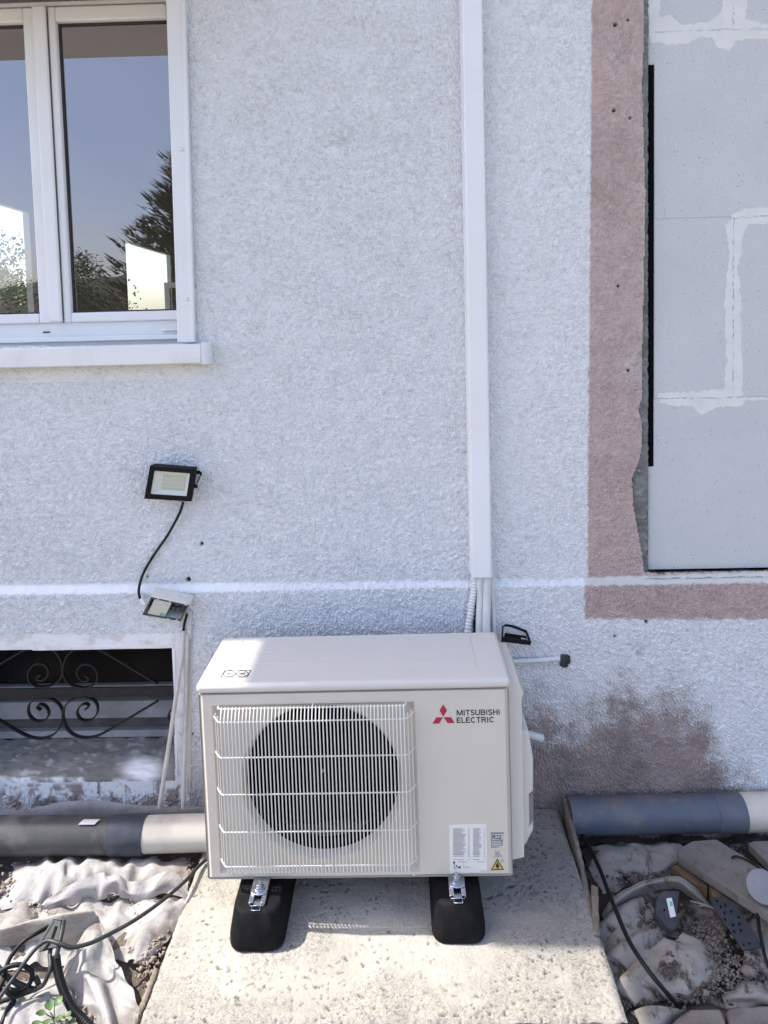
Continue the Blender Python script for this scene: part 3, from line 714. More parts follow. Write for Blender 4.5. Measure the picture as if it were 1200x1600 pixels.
# ================================================================== FLOODLIGHT, JUNCTION BOX, CONDUITS
def lerp(a, b, t): return a + (b - a) * t
def quad_at(q, u, v):
    """point in a quad given as bl, br, tr, tl"""
    return lerp(lerp(q[0], q[1], u), lerp(q[3], q[2], u), v)
def frame(q, u0, u1, v0, v1, back, m=None):
    m = m or MB(); o = [quad_at(q, *p) for p in ((0, 0), (1, 0), (1, 1), (0, 1))]; i = [quad_at(q, *p) for p in ((u0, v0), (u1, v0), (u1, v1), (u0, v1))]
    n = Vector(back)
    m.add(o + i + [p + n for p in o] + [p + n for p in i],
          [(k, (k + 1) % 4, 4 + (k + 1) % 4, 4 + k) for k in range(4)] + [(8 + k, 12 + k, 12 + (k + 1) % 4, 8 + (k + 1) % 4) for k in range(4)] +
          [(k, 8 + k, 8 + (k + 1) % 4, (k + 1) % 4) for k in range(4)] + [(4 + k, 4 + (k + 1) % 4, 12 + (k + 1) % 4, 12 + k) for k in range(4)])
    return m
def floodlight():
    q = [PY(225, 779.5, -.058), PY(298.5, 784, -.062), PY(306, 733.5, -.082), PY(234, 728, -.078)]
    n = -(q[1] - q[0]).cross(q[3] - q[0]).normalized()
    if n.y < 0: n = -n
    T = thing('floodlight', lerp(q[0], q[2], .5) + n * .03, 'black floodlight with white reflector hanging tilted on the wall below the window', 'floodlight')
    m = frame(q, .115, .885, .15, .86, n * .014); m.build('frame', M['black'], T, bevel=.0015)
    b = MB(); qb = [quad_at(q, *p) + n * .0145 for p in ((.02, .02), (.98, .02), (.98, .98), (.02, .98))]; b.quadbox(qb, n * .016); b.build('housing', M['black'], T, bevel=.003)
    r = MB(); o = [quad_at(q, *p) + n * .004 for p in ((.115, .15), (.885, .15), (.885, .86), (.115, .86))]
    i = [quad_at(q, *p) + n * .013 for p in ((.30, .27), (.80, .27), (.80, .72), (.30, .72))]
    r.add(o + i, [(k, (k + 1) % 4, 4 + (k + 1) % 4, 4 + k) for k in range(4)]); r.build('reflector', mat('white_reflector', (.82, .82, .80), .4), T)
    l = MB(); l.add([p + n * .0006 for p in i], [(0, 1, 2, 3)]); l.build('led_board', mat('led_board', (.72, .70, .64), .5), T)
    d = MB()
    for a in range(8):
        for c in range(4):
            u, v = .33 + .445 * a / 7, .31 + .37 * c / 3
            d.add([quad_at(q, *p) + n * .0128 for p in ((u - .014, v - .03), (u + .014, v - .03), (u + .014, v + .03), (u - .014, v + .03))], [(0, 1, 2, 3)])
    o = d.build('led_chips', mat('led_chip', (.64, .60, .47), .35), T); o['kind'] = 'stuff'
    g = MB(); g.add([quad_at(q, *p) + n * .0025 for p in ((.117, .152), (.883, .152), (.883, .858), (.117, .858))], [(0, 1, 2, 3)]); g.build('front_glass', M['lamp_glass'], T)
    br = MB(); pr = [(-.006, -.0015), (.006, -.0015), (.006, .0015), (-.006, .0015)]
    a = quad_at(q, 1.0, .55) + n * .02; e = quad_at(q, 1.0, .28) + n * .02
    br.tube([PY(303.5, 759, -.06), PY(306, 757, -.058), PY(314.5, 741, -.020), PY(312, 738, -.012), PY(300, 738, -.012), PY(250, 738, -.012), PY(242, 745, -.02), PY(242, 760, -.035)], 1, 4, pr)
    br.build('bracket', M['black'], T)
    k = MB(); k.tube([PY(299, 760, -.06), PY(308.5, 760, -.06)], .005, 10); k.build('pivot_bolt', M['black'], T, smooth=True)
    c = MB(); c.tube(catmull([PY(286, 785, -.045), PY(280, 803, -.03), PY(262, 836, -.014), PY(240, 868, -.011), PY(224, 896, -.012), PY(217, 920, -.03), PY(219, 935, -.04), PY(226, 944, -.045)], 60), .0042, 10)
    tag(c.build('lamp_cable', M['cable'], smooth='all'), 'black cable curving down the wall from the floodlight to the open junction box', 'cable')
floodlight()
def junction_box():
    q = [PY(221, 961, -.048), PY(283, 971.5, -.050), PY(297, 945, -.085), PY(235.5, 931.5, -.083)]
    n = -(q[1] - q[0]).cross(q[3] - q[0]).normalized()
    if n.y < 0: n = -n
    T = thing('junction_box', lerp(q[0], q[2], .5) + n * .04, 'grey junction box hanging open with its lid off, at the corner of the basement window', 'junction box')
    frame(q, .05, .95, .08, .92, n * .042).build('box_rim', M['box_grey'], T, bevel=.011, seg=4)
    g = [quad_at(q, *p) - n * .0008 for p in ((.015, .03), (.985, .03), (.985, .97), (.015, .97))]
    frame(g, .045, .955, .07, .93, n * .004).build('gasket', M['box_dark'], T)
    b = MB(); b.quadbox([quad_at(q, *p) + n * .034 for p in ((.03, .05), (.97, .05), (.97, .95), (.03, .95))], n * .008); b.build('box_back', M['box_dark'], T)
    p = MB(); p.quadbox([quad_at(q, *c) + n * .002 for c in ((.12, .02), (.56, .02), (.56, .90), (.12, .90))], n * .003); pl = p.build('inner_cover', M['box_grey'], T, bevel=.001)
    st = MB(); st.quadbox([quad_at(q, *c) + n * .0012 for c in ((.42, .05), (.53, .05), (.52, .26), (.41, .26))], n * .0007); st.build('sticker', M['green_mark'], T)
    t = MB()
    for (u, v, w, h) in ((.62, .30, .10, .22), (.74, .28, .10, .25), (.85, .34, .07, .3), (.64, .60, .12, .2), (.79, .66, .12, .16)):
        t.quadbox([quad_at(q, *c) + n * .014 for c in ((u, v), (u + w, v), (u + w, v + h), (u, v + h))], n * .02)
    t.build('terminal_block', M['box_dark'], T, bevel=.002)
    e = [quad_at(q, u, v) for u, v in ((.66, .055), (.88, .06), (.20, .955), (.5, .955), (.90, .955))]
    for c in e: MB().tube([c - n * .0015, c + n * .01], .0032, 10).build('screw_post', M['conduit'], T, smooth=True)
    pg = MB(); a = PY(226, 944, -.047); pg.tube([PY(220, 936, -.042), PY(227, 945, -.05)], .006, 10); pg.build('cable_gland', M['white_pipe'], T, smooth=True)
    # conduits going down
    w = MB(); w.tube(catmull([PY(292, 960, -.045), PY(288, 975, -.035), PY(286, 992, -.03)], 10), .004, 8); tag(w.build('feed_wire', M['cable'], smooth='all'), 'short black wire dropping from the junction box into the conduit', 'wire')
    c1 = MB(); c1.tube([PY(287, 985, -.03), PY(285, 1020, -.033), PY(268, 1137, -.055), PY(249, 1262, -.075)], .0068, 12)
    tag(c1.build('conduit', M['conduit'], smooth=True), 'grey conduit leaning across the basement window corner, foot on the felt', 'conduit', 'conduits under the junction box')
    c2 = MB(); c2.tube([PY(293, 990, -.028), PY(291, 1090, -.031), PY(286, 1262, -.07)], .0068, 12)
    tag(c2.build('conduit', M['conduit'], smooth=True), 'grey conduit standing almost upright beside the unit, right of the leaning one', 'conduit', 'conduits under the junction box')
    c3 = MB(); tl, tr, br, bl = PY(291, 953, -.03), PY(299, 956, -.03), PY(299.5, 1000, -.03), PY(289.5, 1000, -.03)
    c3.quadbox([bl, br, tr, tl], (0, .018, 0)); X = thing('cable_channel', (bl.x, 0, bl.z), 'flat grey cable channel on the wall just under the junction box', 'cable channel')
    c3.build('upper_channel', M['conduit'], X, bevel=.004); m = MB(); m.quadbox([PY(291, 1240, -.022), PY(299, 1240, -.022), PY(300, 1001, -.022), PY(291, 1001, -.022)], (0, .012, 0)); m.build('lower_channel', M['conduit'], X, bevel=.003)
junction_box()
def wall_bits():
    # small floodlight seen from above at the right of the unit
    T = thing('floodlight', PY(806, 1000, -.03), 'small black floodlight with an open U bracket, above the short white conduit', 'floodlight')
    pr = [(-.005, -.0016), (.005, -.0016), (.005, .0016), (-.005, .0016)]
    MB().tube([PY(784.5, 1002, -.075), PY(785.5, 979, -.034), PY(790, 977, -.032), PY(799, 978, -.032), PY(818, 985, -.032), PY(822, 987, -.034), PY(829, 1005, -.075)], 1, 4, pr).build('bracket', M['black'], T)
    b = MB(); b.quadbox([PY(784, 1003, -.085), PY(829, 1008.5, -.085), PY(829, 1002.5, -.085), PY(784, 996, -.085)], (0, .008, 0)); b.build('frame', M['black'], T, bevel=.001)
    b = MB(); b.quadbox([PY(787, 1000.5, -.078), PY(825, 1005, -.078), PY(823, 996.5, -.050), PY(789, 991.5, -.050)], (0, .006, .004)); b.build('housing', M['fan'], T, bevel=.002)
    k = MB(); k.tube([PY(814, 998, -.062), PY(822, 1000, -.062)], .004, 8); k.build('pivot_bolt', M['zinc'], T)
    c = thing('short_conduit', PY(835, 1031, -.035), 'short white conduit stub lying level between the unit and the ragged wall hole', 'conduit')
    MB().tube([PY(799, 1033.5, -.035), PY(836, 1032, -.033), PY(874, 1029, -.022)], .0078, 12).build('tube', M['white_pipe'], c, smooth=True)
    MB().tube([PY(790, 1034, -.036), PY(798.5, 1033.5, -.035)], .0072, 12).build('dark_end', M['black'], c, smooth=True)
    d = thing('drain_elbow', PY(836, 1152, -.06), 'short white ribbed hose end poking out beside the service cover', 'hose')
    n = 50; pa = catmull([PY(818, 1146, -.25), PY(832, 1149, -.25), PY(848.5, 1154, -.25)], n)
    MB().tube(pa, [.0095 + (.0015 if (i // 2) % 2 else -.001) for i in range(n)], 12).build('ribbed_tube', M['white_pipe'], d, smooth='all')
    MB().tube([PY(817.5, 1142, -.255), PY(822.5, 1143.5, -.255)], .006, 8).build('black_clip', M['black'], d)
wall_bits()

# ================================================================== CONCRETE PAD
def pad():
    T = thing('concrete_pad', (.46, -.36, -.12), 'rough cream concrete pad poured against the wall, under the outdoor unit', 'concrete pad')
    xl, xr = -.082, 1.006; st = .0042
    x = np.arange(xl, xr, st); y = np.arange(-.727, -.02, st); X, Y = np.meshgrid(x, y)
    n1 = fbm(X * 9, Y * 9, 71, 4); n2 = gnoise(X * 55, Y * 38, 72); n3 = gnoise(X * 120, Y * 90, 73)
    rough = .4 + .9 * sstep(-.3, .4, fbm(X * 3, Y * 3, 74, 3)) + .6 * sstep(-.58, -.70, Y)
    Z = .0022 * n1 + (.0011 * np.abs(n2) - .0007 * np.abs(n3)) * rough
    pitn = gnoise(X * 120 + 60 * Y + 4 * n1, Y * 60 - 20 * X, 75) + .35 * gnoise(X * 260, Y * 260, 81); pit = sstep(.50, .70, pitn) * sstep(-.25, .35, fbm(X * 4, Y * 5, 76, 3) + .25 * sstep(-.5, -.7, Y))
    stre = sstep(.45, .8, gnoise(X * 85 + 50 * Y + 3 * n1, Y * 34 - 20 * X, 78) + .3 * gnoise(X * 240, Y * 200, 82)) * sstep(-.3, .4, fbm(X * 3.3 + 7, Y * 4, 77, 3) + .3 * sstep(-.52, -.7, Y))
    Z = Z - .005 * pit - .0022 * stre + .0012 * gnoise(X * 210, Y * 170, 83)
    ed = np.minimum(np.minimum(X - xl, xr - X), Y + .727)
    Z = Z - .006 * (1 - sstep(0, .012, ed + .004 * n2)) ** 2
    X2 = X + (X < xl + st * 2) * .003 * gnoise(Y * 25, Y * 0, 79); Y2 = Y + (Y < -.727 + st * 2) * .004 * gnoise(X * 20, X * 0, 80)
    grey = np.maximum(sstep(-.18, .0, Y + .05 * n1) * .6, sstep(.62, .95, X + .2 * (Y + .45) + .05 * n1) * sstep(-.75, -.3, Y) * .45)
    me, used = gridmesh(X2 - .46, Y2 + .36, Z + .12)
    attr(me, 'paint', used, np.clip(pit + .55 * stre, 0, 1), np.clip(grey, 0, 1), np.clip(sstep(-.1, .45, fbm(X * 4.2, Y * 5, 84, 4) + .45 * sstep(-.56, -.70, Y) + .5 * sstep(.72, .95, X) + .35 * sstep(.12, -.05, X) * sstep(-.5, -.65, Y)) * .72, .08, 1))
    link('pad_top', me, M['pad'], T, smooth='all')
    b = MB(); b.box(xl + .002, xr - .002, -.722, -.02, -.18, -.010); o = b.build('pad_body', M['pad'], T)
    # form boards left in place along its sides
    def board(pts, w, h, label, n=40, seed=1):
        P = catmull([PZ(a, c, zz) for a, c, zz in pts], n); m = MB(); rs = random.Random(seed)
        X = np.zeros((n, 6)); Y = X.copy(); Z = X.copy()
        for i, p in enumerate(P):
            t = (P[min(i + 1, n - 1)] - P[max(i - 1, 0)]).normalized(); s = Vector((t.y, -t.x, 0))
            if s.x < 0: s = -s
            ww = w * (1 + .25 * rs.uniform(-1, 1)); zt = rs.uniform(-.003, .002)
            for k, (a, c) in enumerate(((-.5, -h), (-.5, zt), (-.1, zt + .001), (.2, zt - .001), (.5, zt - .002), (.5, -h))):
                q = p + s * (a * ww); X[i, k], Y[i, k], Z[i, k] = q.x, q.y, p.z + c
        base = P[n // 2]; me, u = gridmesh(X - base.x, Y - base.y, Z - base.z)
        o = link('form_board', me, M['splinter'], loc=tuple(base)); _base[o.name] = tuple(base)
        tag(o, label, 'board', 'thin form boards along the pad'); return o
    M['splinter'] = mat('split_board', (.27, .215, .16), .9, (.14, .11, .085), 12, .42, .62, .5, .003, 80, var2=(.38, .32, .25), v2s=30)
    board([(884, 1247, .034), (890, 1275, .032), (898, 1306, .02), (907, 1342, .0), (914, 1380, -.006), (922, 1420, -.006), (930, 1462, -.01)], .013, .09, 'weathered form board along the right of the pad, upper length by the blue pipe', seed=3)
    board([(929, 1384, .004), (930, 1420, .004), (933, 1462, .0)], .016, .06, 'short split board standing where the two right form boards meet', n=18, seed=5)
    board([(933, 1464, -.006), (947, 1510, -.006), (960, 1555, -.006), (976, 1610, -.006)], .022, .09, 'weathered form board along the right of the pad, lower length towards the stones', seed=8)
    board([(244, 1512, .004), (232, 1545, .004), (218, 1580, .002), (206, 1612, 0)], .012, .06, 'splintered form board at the lower left of the pad', seed=9)
pad()

# ================================================================== OUTDOOR UNIT
ZB = .105; YF = -(.15994 + .28015)
AM = Matrix.Translation((.4, YF, ZB)) @ Matrix.Rotation(-.0077, 4, 'Z') @ Matrix.Rotation(-.0097, 4, 'Y')
AI = AM.inverted()
def AL(px, py, y=0.0):
    """point of the unit's own frame seen at px, py on its plane y"""
    o = AI @ CAM; d = (AI.to_3x3()) @ ray(px, py); return o + d * ((y - o.y) / d.y)
def unit():
    T = thing('air_conditioner', (0, 0, 0), 'ivory outdoor air conditioning unit with wire fan guard and red three diamond emblem', 'air conditioner')
    T.location = AM.to_translation(); T.rotation_euler = AM.to_euler(); _base[T.name] = (0, 0, 0)
    W, D, H = .4, .280, .506
    g0, g1 = AL(341, 1300).x, AL(653, 1250).x; gz0, gz1 = AL(500, 1364).z, AL(500, 1099).z
    def rect(x0, x1, z0, z1, y, n):
        """n points around a rectangle, starting bottom left, counter-clockwise"""
        per = [(x0, z0), (x1, z0), (x1, z1), (x0, z1)]; out = []
        for i in range(4):
            a, b = per[i], per[(i + 1) % 4]
            for k in range(n): t = k / n; out.append((a[0] + (b[0] - a[0]) * t, y, a[1] + (b[1] - a[1]) * t))
        return out
    n = 16; N = 4 * n
    # cabinet sides, bottom and back
    c = MB(); th = .0
    c.add([(-W, .006, 0), (W, .006, 0), (W, D, 0), (-W, D, 0), (-W, .006, H), (W, .006, H), (W, D, H), (-W, D, H)],
          [(0, 1, 2, 3), (0, 4, 7, 3), (1, 2, 6, 5), (3, 7, 6, 2), (4, 5, 6, 7)])
    c.build('cabinet', M['unit'], T, bevel=.008, seg=3)
    # front panel with recess and fan opening
    f = MB(); yr = .016; cx0, cz0, r0 = AL(503, 1217, yr).x, AL(503, 1221, yr).z, .2015
    A = rect(-W + .012, W - .012, .012, H - .002, -.0, n); A0 = rect(-W, W, 0.0, H - .001, .012, n); A00 = rect(-W, W, 0.0, H - .001, .02, n)
    B = rect(g0, g1, gz0, gz1, 0, n); B2 = rect(g0 + .012, g1 - .012, gz0 + .010, gz1 - .012, yr, n)
    Cc = []
    for p in B2:
        a = math.atan2(p[2] - cz0, p[0] - cx0); Cc.append((cx0 + r0 * math.cos(a), yr, min(cz0 + r0 * math.sin(a), gz1 - .016)))
    Co = [(cx0 + (p[0] - cx0) * 1.055, yr, min(cz0 + (p[2] - cz0) * 1.055, gz1 - .0145)) for p in Cc]; C1 = [(cx0 + (p[0] - cx0) * 1.02, yr + .006, cz0 + (p[2] - cz0) * 1.02) for p in Cc]
    Cc = [(p[0], yr + .022, p[2]) for p in Cc]
    Cd = [(cx0 + (p[0] - cx0) * .985, yr + .03, cz0 + (p[2] - cz0) * .97) for p in Cc]
    Ce = [(cx0 + (p[0] - cx0) * .96, yr + .06, cz0 + (p[2] - cz0) * .96) for p in Cc]
    rings = [A00, A0, A, B, B2, Co, C1, Cc]
    vs = sum(rings, []); fs = []
    for k in range(len(rings) - 1):
        fs += [(k * N + i, k * N + (i + 1) % N, (k + 1) * N + (i + 1) % N, (k + 1) * N + i) for i in range(N)]
    f.add(vs, fs); f.build('front_panel', M['unit'], T, smooth=True, bevel=.0)
    bm_ = MB(); vs = Cc + Cd + Ce; fs = []
    for k in range(2): fs += [(k * N + i, k * N + (i + 1) % N, (k + 1) * N + (i + 1) % N, (k + 1) * N + i) for i in range(N)]
    bm_.add(vs, fs); bm_.build('bell_mouth', M['fin'], T, smooth=True)
    # dark heat exchanger, fan motor and fan
    h = MB(); h.box(g0 + .0, g1 - .0, .20, .215, .02, H - .02); h.build('coil', M['fin'], T)
    fp = MB(); yq = .10
    hub = MB(); K = 28
    ring = lambda r, y: [(cx0 + r * math.cos(2 * math.pi * i / K), y, cz0 + r * math.sin(2 * math.pi * i / K)) for i in range(K)]
    vs = ring(.047, .075) + ring(.045, .068) + ring(.03, .064) + ring(.047, .13); fs = []
    for a, b in ((3, 0), (0, 1), (1, 2)): fs += [(a * K + i, a * K + (i + 1) % K, b * K + (i + 1) % K, b * K + i) for i in range(K)]
    fs.append(tuple(range(2 * K, 3 * K))); hub.add(vs, fs)
    F = hub.build('fan', M['fan'], T, smooth=True)
    for b in range(3):
        m = MB(); na, nr = 12, 8; vs = []
        for i in range(na + 1):
            for j in range(nr + 1):
                rr_ = .046 + (.182 - .046) * j / nr; a = R(120 * b + 20) + (i / na - .5) * R(88) * (1 - .12 * j / nr) + R(14) * j / nr
                y = .072 + .075 * i / na + .012 * math.sin(math.pi * i / na)
                vs.append((cx0 + rr_ * math.cos(a), y, cz0 + rr_ * math.sin(a)))
        m.add(vs, [(i * (nr + 1) + j, i * (nr + 1) + j + 1, (i + 1) * (nr + 1) + j + 1, (i + 1) * (nr + 1) + j) for i in range(na) for j in range(nr)])
        o = m.build('blade', M['fan'], F, smooth='all')
    sp = MB(); sp.tube([(cx0 - .004, .058, cz0 + .002), (cx0 - .004, .068, cz0 + .002)], .005, 10); sp.build('fan_nut', M['zinc'], F, smooth=True)
    # lid
    l = MB(); e = .004; zt = H + .028
    l.box(-W - e, W + e, -e, D + e, H + .0015, zt)
    L = l.build('lid', M['unit_top'], T, bevel=.011, seg=4)
    ri = MB()
    for yy in (.105, .178): ri.box(-W + .07, W - .085, yy, yy + .003, zt - .0005, zt + .0012)
    ri.box(W - .078, W - .0755, .06, D - .02, zt - .0005, zt + .0012); ri.box(-W + .06, -W + .0625, .06, D - .02, zt - .0005, zt + .0012)
    ri.build('lid_rib', M['unit_top'], L, bevel=.0006)
    hd = MB(); hd.box(-W - .012, -W + .002, .09, .24, H - .05, H - .006); hd.build('side_handle', M['unit_plastic'], T, bevel=.006)
    # fan guard
    yo = -.028
    gw0, gw1 = g0 + .006, g1 - .006; zt_ = gz1 - .006; zb_ = gz0 + .004
    G0 = MB(); 
    for (zz) in (gz1 - .013,):
        pass
    def hbar(z, r=.0017, out=yo, full=True):
        return [(gw0 - .004, .006, z + .002), (gw0, -.004, z + .001), (gw0 + .014, out + .004, z), (gw0 + .020, out, z), (gw1 - .020, out, z), (gw1 - .014, out + .004, z), (gw1, -.004, z + .001), (gw1 + .004, .006, z + .002)]
    zs = [AL(490, y, yo).z for y in (1126, 1182, 1240, 1299, 1353)]; zq = AL(490, 1362, yo * .55).z; zw = AL(490, 1104, -.012).z
    zt_ = zw; fr = MB(); fr.tube([(gw0 + .012, .002, zt_ + .002), (gw0 + .012, -.009, zt_ + .001), (gw0 + .018, -.0125, zt_ - .002), (gw1 - .022, -.0125, zt_ - .002), (gw1 - .018, -.009, zt_ + .001), (gw1 - .018, .002, zt_ + .002)], .0018, 6)
    for s_ in (gw0 + .012, gw1 - .018, (gw0 + gw1) / 2): fr.tube([(s_, -.0125, zt_ - .002), (s_, .008, zt_ + .004)], .0018, 6)
    G = fr.build('fan_guard', M['wire'], T, smooth=True)
    hw = MB(); hw.tube(hbar(0), .0018, 6); me = None
    for z in zs:
        if me is None:
            m = MB(); m.tube(hbar(0), .0018, 6); o = m.build('cross_wire', M['wire'], G, smooth=True); me = o.data
        else: o = bpy.data.objects.new('cross_wire', me); COL.objects.link(o); o.parent = G
        o.location = (0, 0, z)
    nw = 55; me = {}
    for i in range(nw):
        t = i / (nw - 1); x = gw0 + .004 + (gw1 - gw0 - .008) * t
        d = min(x - gw0, gw1 - x)
        out = yo - .0026 if d > .019 else (-.006 + (yo - .0026 + .006) * max(0, (d - .003) / .016))
        key = round(out, 4)
        if key not in me:
            m = MB(); deep = min(1, abs(out) / abs(yo))
            top = [(0, -.012 * deep, zt_ + .002), (0, out * .72, zt_ - .010), (0, out * .95, zt_ - .022), (0, out, zs[0] - .004)] if d > .0145 else [(0, out, zs[0] + .012), (0, out, zs[0])]
            bot = [(0, out, zs[4] + .003), (0, out * .85, zq + .007), (0, out * .5, zq)] if d > .0145 else [(0, out, zs[4] - .002)]
            m.tube(top + bot, .0018, 5); o = m.build('guard_wire', M['wire'], G, smooth=True); me[key] = o.data
        else: o = bpy.data.objects.new('guard_wire', me[key]); COL.objects.link(o); o.parent = G
        o.location = (x, 0, 0)
    # screws
    for (a, b, yy) in ((365, 1367, 0), (647, 1366, 0), (650, 1345, .012), (646, 1106, .004)):
        q = AL(a, b, yy); m = MB(); m.tube([(q.x, yy + .002, q.z), (q.x, yy - .0015, q.z)], [.0042, .0032], 12); m.build('screw', M['zinc'], T, smooth=True)
    # emblem and lettering, flat print 0.4 mm proud
    yp = -.0006
    def flat(pts, name, m, y=yp, parent=T, th=.0004): return MB().prism([(AL(a, b, y).x, y, AL(a, b, y).z) for a, b in pts], (0, th, 0)).build(name, m, parent)
    k = lambda x, y: (660 + x / 6, 1080 + y / 6)
    flat([k(195, 124), k(161, 182), k(195, 240), k(231, 182)], 'emblem_diamond', M['red'])
    flat([k(130, 246), k(94, 305), k(157, 304), k(192, 246)], 'emblem_diamond', M['red'])
    flat([k(200, 245), k(236, 300), k(302, 298), k(267, 243)], 'emblem_diamond', M['red'])
    def arc(cx_, cy_, rx, ry, a0, a1, k=10): return [(cx_ + rx * math.cos(R(a0 + (a1 - a0) * i / k)), cy_ + ry * math.sin(R(a0 + (a1 - a0) * i / k))) for i in range(k + 1)]
    GL = {'M': (1.12, [[(.09, 0), (.09, 1)], [(.13, 1), (.56, .06)], [(.56, .06), (.99, 1)], [(1.03, 1), (1.03, 0)]]), 'I': (.30, [[(.15, 0), (.15, 1)]]),
          'T': (.78, [[(0, .92), (.78, .92)], [(.39, .85), (.39, 0)]]), 'U': (.84, [[(.09, 1), (.09, .34)] + arc(.42, .34, .33, .27, 180, 360, 12) + [(.75, 1)]]),
          'S': (.78, [arc(.39, .72, .30, .21, 20, 180, 9) + [(.12, .60), (.39, .51), (.62, .43)] + arc(.39, .28, .31, .21, 15, -165, 11)]),
          'B': (.84, [[(.09, 0), (.09, 1)], [(.16, .92), (.48, .92)] + arc(.48, .73, .24, .19, 90, -90, 9) + [(.16, .54)], [(.48, .53)] + arc(.50, .30, .27, .22, 90, -90, 9) + [(.16, .08)]]),
          'H': (.84, [[(.09, 0), (.09, 1)], [(.75, 0), (.75, 1)], [(.16, .52), (.68, .52)]]), 'E': (.74, [[(.09, 0), (.09, 1)], [(.16, .92), (.72, .92)], [(.16, .52), (.66, .52)], [(.16, .08), (.74, .08)]]),
          'L': (.66, [[(.09, 0), (.09, 1)], [(.16, .08), (.66, .08)]]), 'C': (.88, [arc(.46, .5, .37, .42, 42, 318, 18)]),
          'R': (.84, [[(.09, 0), (.09, 1)], [(.16, .92), (.50, .92)] + arc(.50, .72, .25, .20, 90, -90, 9) + [(.16, .52)], [(.50, .50), (.78, 0)]]),
          '3': (.70, [arc(.33, .72, .26, .20, 150, -70, 10), arc(.33, .29, .29, .22, 70, -150, 11)]), '2': (.70, [arc(.35, .70, .27, .22, 165, 0, 9) + [(.58, .58), (.08, .08)], [(.06, .08), (.68, .08)]])}
    def text(w, x0, x1, yb_, yt_, name, m, bold=.085, y=yp, parent=T):
        gap = .13; tot = sum(GL[c][0] for c in w) + gap * (len(w) - 1); a, b = AL(x0, yb_, y), AL(x1, yt_, y); at_ = 0
        for c in w:
            mm = MB()
            for st_ in GL[c][1]:
                L_, R_ = [], []
                for i, p in enumerate(st_):
                    p0, p1 = st_[max(i - 1, 0)], st_[min(i + 1, len(st_) - 1)]; dx, dy = p1[0] - p0[0], p1[1] - p0[1]; l_ = math.hypot(dx, dy) or 1
                    L_.append((p[0] - dy / l_ * bold, p[1] + dx / l_ * bold)); R_.append((p[0] + dy / l_ * bold, p[1] - dx / l_ * bold))
                f_ = lambda p: (a.x + (at_ + p[0]) / tot * (b.x - a.x), y, a.z + p[1] * (b.z - a.z))
                k_ = len(st_); mm.add([f_(p) for p in L_] + [f_(p) for p in R_], [(i, i + 1, k_ + i + 1, k_ + i) for i in range(k_ - 1)])
            o = mm.build(name, m, parent); at_ += GL[c][0] + gap
    text('MITSUBISHI', 713.6, 781, 1118.2, 1108.2, 'letter', M['ink_black'])
    text('ELECTRIC', 713.6, 772, 1129.8, 1120, 'letter', M['ink_black'])
    # paper label
    P_ = flat([(702, 1288.5), (702.8, 1364), (761, 1363), (760, 1287.5)], 'paper_label', M['paper'], -.0005)
    pm = MB(); rs = random.Random(3)
    def line(x0, x1, y, h=.55, m=None):
        m = m if m is not None else pm
        q = [AL(x0, y + h, -.0009), AL(x1, y + h, -.0009), AL(x1, y - h, -.0009), AL(x0, y - h, -.0009)]; m.add(q, [(0, 1, 2, 3)])
    for i in range(24):
        y = 1295 + i * 1.75
        line(708, 708 + rs.uniform(13, 21), y, .42); line(731.5, 733.5, y, .42); line(739, 739 + rs.uniform(9, 14), y, .42); line(756, 757.3, y, .42)
    for y in (1335.5, 1338, 1343): line(708, 725, y, .4); line(731.5, 734, y, .5); line(739, 749, y, .5); line(756, 758, y, .4)
    line(716, 730, 1346.5, .4); line(745, 757, 1346.5, .35); line(750, 760, 1361, .4); line(726, 734, 1355, .5)
    for (a, b, c_, d) in ((709, 1348, 711, 1356), (709, 1357, 714, 1357.6), (724, 1347, 724.4, 1357)): line(a, c_ if c_ > a + .3 else a + .4, (b + d) / 2, abs(d - b) / 2 + .3)
    o = pm.build('print_lines', M['ink'], T); o['kind'] = 'stuff'
    bl_ = MB(); line(708, 711, 1347.5, 1.5, bl_); line(713, 714.6, 1353.5, 1.8, bl_); line(716, 720, 1355.3, 1.5, bl_); o = bl_.build('print_marks', M['ink_black'], T)
    # refrigerant label
    flat([(767, 1301), (767.5, 1324.5), (776, 1324.5), (785, 1322), (787, 1300.5)], 'silver_label', M['label_grey'], -.0005)
    flat([(768.3, 1303.3), (768.5, 1312.2), (786.3, 1311.8), (786.2, 1302.8)], 'label_field', mat('label_field', (.55, .55, .54), .5), -.0008)
    text('R32', 769.6, 783.4, 1311.2, 1304.3, 'letter', M['ink_black'], .095, -.0011)
    l2 = MB()
    for y in (1314.5, 1317, 1319.5, 1322): line(768.3, 768.3 + rs.uniform(11, 17), y, .45, l2)
    l2.build('label_lines', M['paper'], T)['kind'] = 'stuff'
    bk = MB()
    for a, b in (((773.5, 1328), (774.2, 1333)), ((779.5, 1328), (780.2, 1333))): line(a[0], b[0], (a[1] + b[1]) / 2, 2.6, bk)
    line(773.5, 780, 1333.3, .4, bk); line(775, 779, 1331.4, .35, bk)
    for (x0, x1, y) in ((771, 783, 1338.8), (773, 783.5, 1336), (774, 779, 1334.8)): line(x0, x1, y, .45, bk)
    line(782.5, 783.4, 1337.2, 1.3, bk); line(783.2, 784, 1344, 2.2, bk); line(785.6, 786.3, 1344, 2.2, bk); line(783.2, 787.2, 1346.5, .4, bk)
    bk.build('book_symbol', M['ink'], T)
    flat([(777.2, 1341.5), (767, 1359.8), (787.5, 1359.2)], 'warning_triangle', M['ink_black'], -.0006)
    flat([(777.2, 1344.3), (769.2, 1358.4), (785.3, 1358)], 'warning_field', M['yellow'], -.0009)
